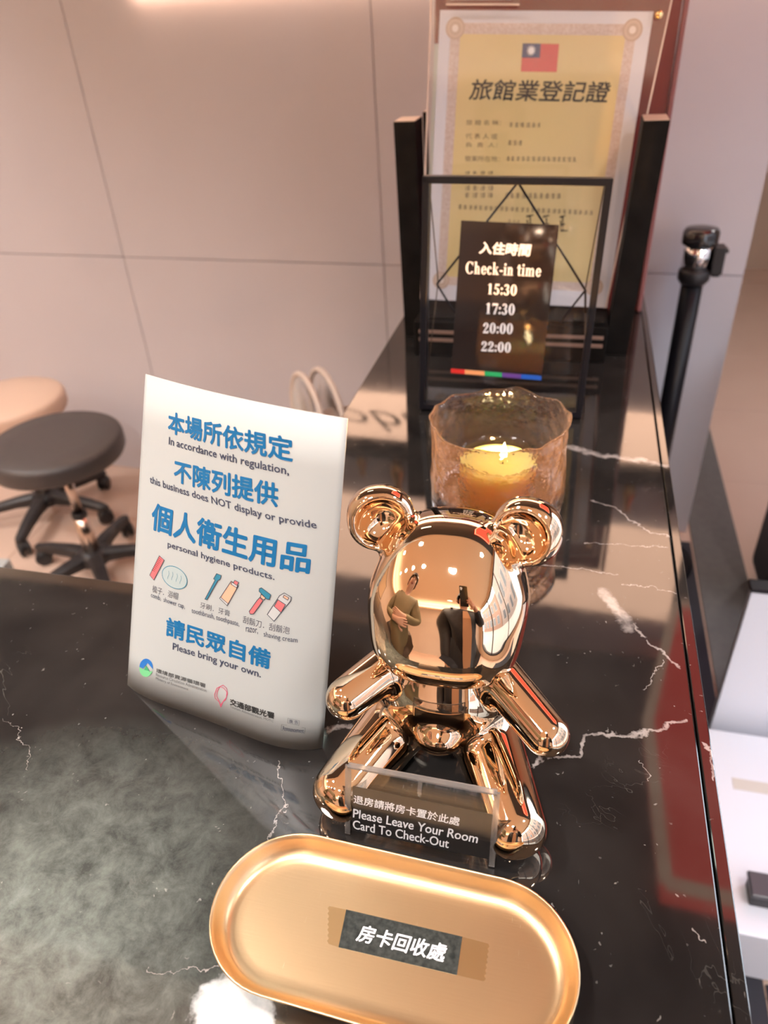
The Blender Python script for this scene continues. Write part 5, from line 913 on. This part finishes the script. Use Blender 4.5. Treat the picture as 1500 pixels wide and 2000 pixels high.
def person(label,base,face,coat,trous,pose,hair=True,glasses=False,height=1.72):
    bx,by=base; t=thing('person',label,'person',(bx,by,FZ)); c,s=math.cos(face),math.sin(face)   # face: direction angle, 0 = +y
    def W(x,y,z): return (bx+x*c-y*s, by+x*s+y*c, FZ+z*height/1.72)
    Vt={'pel':(0,0,.93,.125),'waist':(0,.01,1.08,.118),'chest':(0,.01,1.27,.135),'neck0':(0,0,1.43,.075),'neck':(0,.005,1.49,.052),'jaw':(0,.022,1.545,.068),'head':(0,.012,1.61,.086),'crown':(0,.004,1.67,.070),
     'nose':(0,.112,1.60,.012)}
    for sd,n in((-1,'L'),(1,'R')):
        Vt['sh'+n]=(sd*.17,-.005,1.39,.058); Vt['hip'+n]=(sd*.09,0,.87,.085); Vt['kn'+n]=(sd*.10,.01,.50,.055); Vt['an'+n]=(sd*.105,-.01,.10,.038); Vt['to'+n]=(sd*.11,.13,.035,.034)
    Vt.update(pose['v'])
    E_=[('pel','waist'),('waist','chest'),('chest','neck0'),('neck0','neck'),('neck','jaw'),('jaw','head'),('head','crown'),('head','nose')]
    for n in'LR': E_+=[('chest','sh'+n),('sh'+n,'el'+n),('el'+n,'wr'+n),('wr'+n,'pa'+n),('pel','hip'+n),('hip'+n,'kn'+n),('kn'+n,'an'+n),('an'+n,'to'+n)]
    fing=[]
    for n in'LR':
        pa=Vector(Vt['pa'+n][:3]); wr=Vector(Vt['wr'+n][:3]); d=(pa-wr).normalized(); sdv=Vector(pose['side'+n]); cu=Vector(pose['curl'+n])
        for k in range(4):
            o=pa+sdv*(k-1.5)*.019; L=(.034,.040,.037,.029)[k]
            Vt[f'f{n}{k}a']=(*(o+d*.022),.0105); Vt[f'f{n}{k}b']=(*(o+d*(.022+L)+cu*.012),.0090); Vt[f'f{n}{k}c']=(*(o+d*(.022+L*1.3)+cu*.040),.0080)
            E_+=[('pa'+n,f'f{n}{k}a'),(f'f{n}{k}a',f'f{n}{k}b'),(f'f{n}{k}b',f'f{n}{k}c')]
        o=pa-sdv*.030-d*.02; Vt[f't{n}a']=(*(o-sdv*.012),.011); Vt[f't{n}b']=(*(o-sdv*.030+d*.028+cu*.01),.0095); Vt[f't{n}c']=(*(o-sdv*.030+d*.050+cu*.022),.0085)
        E_+=[('pa'+n,f't{n}a'),(f't{n}a',f't{n}b'),(f't{n}b',f't{n}c')]
    ks=list(Vt); idx={k:i for i,k in enumerate(ks)}
    skin('body',[W(*Vt[k][:3]) for k in ks],[(idx[a],idx[b]) for a,b in E_],[Vt[k][3] for k in ks],M_skin,t)
    def sub(name,keys,edges,grow,m,extra={}):
        V2={k:Vt[k] for k in keys}; V2.update(extra); kk=list(V2); ix={k:i for i,k in enumerate(kk)}
        return skin(name,[W(*V2[k][:3]) for k in kk],[(ix[a],ix[b]) for a,b in edges],[V2[k][3]+(grow if k[:2] not in('el','wr') else grow*.45) for k in kk],m,t)
    jk=['pel','waist','chest','shL','elL','shR','elR','wrL','wrR']
    je=[('pel','waist'),('waist','chest'),('chest','shL'),('shL','elL'),('elL','wrL'),('chest','shR'),('shR','elR'),('elR','wrR')]
    ex={}
    sub('coat',jk,je+[('chest','col')],.030,coat,{**ex,'col':(0,0,1.42,.060)})
    hz=pose.get('hem',.80); mb=MB(); rings=[(1.06,.150,.135),(.98,.168,.148),(.90,.182,.156),((.90+hz)/2,.190,.162),(hz,.198,.168),(hz,.190,.160),(.92,.172,.146)]
    n=40; vs=[W(rx*math.cos(2*PI*k/n),.0+ry*math.sin(2*PI*k/n)*(1+.03*math.sin(6*PI*k/n*2)),z) for z,rx,ry in rings for k in range(n)]
    mb.add(vs,[(i*n+k,i*n+(k+1)%n,(i+1)*n+(k+1)%n,(i+1)*n+k) for i in range(len(rings)-1) for k in range(n)],True).build('coat_skirt',coat,t)
    if pose.get('inner'): 
        mb=MB(); 
        for z0,z1,w0,w1,y0,y1 in((.84,.98,.035,.045,.160,.156),(.98,1.12,.045,.050,.156,.160),(1.12,1.30,.050,.045,.160,.166),(1.30,1.42,.045,.030,.166,.095)):
            a=[W(w0,y0,z0),W(-w0,y0,z0),W(-w1,y1,z1),W(w1,y1,z1)]; b=[W(w0*.6,y0-.03,z0),W(-w0*.6,y0-.03,z0),W(-w1*.6,y1-.03,z1),W(w1*.6,y1-.03,z1)]; mb.add(a+b,[(0,1,2,3),(7,6,5,4),(0,4,5,1),(2,6,7,3),(1,5,6,2),(3,7,4,0)])
        mb.build('shirt_front',pose['inner'],t)
    sub('trousers',['pel','hipL','knL','anL','hipR','knR','anR'],[('pel','hipL'),('hipL','knL'),('knL','anL'),('pel','hipR'),('hipR','knR'),('knR','anR')],.022,trous)
    for n in'LR':
        a=Vector(W(*Vt['an'+n][:3])); b=Vector(W(*Vt['to'+n][:3])); MB().ball(((a.x+b.x)/2,(a.y+b.y)/2,FZ+.045),(.052,.13,.045),16,Rz(face)).build('shoe',M_blackpl,t)
    hd_=Vector(W(*Vt['head'][:3])); tl=pose.get('headrot',0)
    MR=Rz(face)
    # hair cap: upper-back shell
    mb=MB(); vs=[];fs=[];n=24;m=10
    for i in range(m+1):
        th=PI*.62*i/m
        for k in range(n):
            a=2*PI*k/n; lim=th*(.70 if math.sin(a)>.35 else 1.); vs.append(hd_+MR@Vector((.094*math.sin(lim)*math.cos(a),-.008+.104*math.sin(lim)*math.sin(a),.022+.104*math.cos(lim))))
    for i in range(m):
        for k in range(n): fs.append((i*n+k,(i+1)*n+k,(i+1)*n+(k+1)%n,i*n+(k+1)%n))
    mb.add(vs,fs,True).build('hair',M_hair,t)
    for sd in(-1,1):
        MB().ball(hd_+MR@Vector((sd*.031,.078,.012)),(.012,.008,.008),12,MR).build('eye',mat('eye_dark',(.03,.02,.02),.2),t)
        MB().ball(hd_+MR@Vector((sd*.086,.0,-.005)),(.012,.020,.030),12,MR).build('ear',M_skin,t)
    MB().ball(hd_+MR@Vector((0,.078,-.050)),(.024,.010,.006),12,MR).build('mouth',mat('lips',(.42,.16,.13),.5),t)
    if glasses:
        mb=MB()
        for sd in(-1,1): mb.tube([hd_+MR@Vector((sd*.034+.024*math.cos(a),.094,.012+.019*math.sin(a))) for a in [2*PI*k/20 for k in range(20)]],.0022,6,closed=True); mb.tube([hd_+MR@Vector((sd*.058,.094,.014)),hd_+MR@Vector((sd*.088,.0,.012))],.002,6)
        mb.tube([hd_+MR@Vector((-.010,.095,.014)),hd_+MR@Vector((.010,.095,.014))],.002,6); mb.build('glasses',mat('glasses_frame',(.35,.20,.08),.3),t)
    return t
# the one who photographs, right behind the camera: phone held up in the right hand
b1=(.07,-.36)
p1=person('person in an open black jacket over a tan shirt, holding up a phone',b1,0.,noisy(mat('black_jacket',(.016,.017,.022),.55),30,(.028,.03,.036),.5),mat('dark_trousers',(.02,.02,.025),.7),
 dict(v={'elR':(.235,.12,1.20,.046),'wrR':(.085,.275,1.385,.030),'paR':(.032,.308,1.432,.027),'elL':(-.185,-.05,1.14,.040),'wrL':(-.165,.04,.92,.030),'paL':(-.16,.07,.85,.028),'jaw':(0,.04,1.53,.068),'head':(0,.045,1.60,.086),'crown':(0,.035,1.66,.07),'nose':(0,.145,1.58,.012)},
  sideR=(.15,.0,1.),curlR=(0,-.6,-.3),sideL=(0,1,0),curlL=(1,0,0),inner=mat('tan_shirt',(.50,.26,.13),.7)),height=1.70)
ph=thing('mobile_phone','black mobile phone held up towards the bear by the photographer','phone',(0,-.015,.48))
def cp(x,y,z): v=RC@Vector((x,y,z)); return (v.x,v.y,v.z+.5)
mb=MB(); bm=bmesh.new(); bmesh.ops.create_cube(bm,size=1)
for v in bm.verts: v.co=Vector((v.co.x*.077,v.co.y*.160,v.co.z*.0085))
bmesh.ops.bevel(bm,geom=bm.edges[:],offset=.003,segments=2,affect='EDGES')
for v in bm.verts: v.co=Vector(cp(v.co.x+.022,v.co.y-.062,v.co.z+.0105))
bm.verts.index_update(); mb.add([v.co[:] for v in bm.verts],[[v.index for v in f.verts] for f in bm.faces]); bm.free()
mb.build('body',mat('phone_black',(.012,.012,.014),.25),ph)
mb=MB(); ring=[cp(.011*math.cos(a),.011*math.sin(a),.0055) for a in [2*PI*k/24 for k in range(24)]]+[cp(.009*math.cos(a),.009*math.sin(a),.0035) for a in [2*PI*k/24 for k in range(24)]]
mb.add(ring,[(k,(k+1)%24,24+(k+1)%24,24+k) for k in range(24)]+[tuple(range(24,48))]).build('camera_ring',M_chrome,ph)
# the companion in the olive coat with folded arms
b2=(-.52,-.20)
p2=person('person in a long olive coat with glasses and folded arms, watching',b2,-.62,noisy(mat('olive_coat',(.20,.15,.07),.8),8,(.25,.19,.10),.5),mat('brown_trousers',(.10,.07,.05),.8),
 dict(v={'elR':(.24,.06,1.10,.048),'wrR':(.06,.22,1.14,.034),'paR':(-.02,.235,1.15,.030),'elL':(-.24,.06,1.10,.048),'wrL':(-.05,.235,1.09,.034),'paL':(.04,.25,1.09,.030),'jaw':(0,.035,1.535,.068),'head':(0,.035,1.605,.086),'nose':(0,.135,1.585,.012)},
  sideR=(0,0,1),curlR=(0,-.5,0),sideL=(0,0,1),curlL=(0,-.5,0),hem=.62),glasses=True,height=1.78)
print('objects',len(bpy.data.objects),'tris',sum(len(m.polygons) for m in bpy.data.meshes))
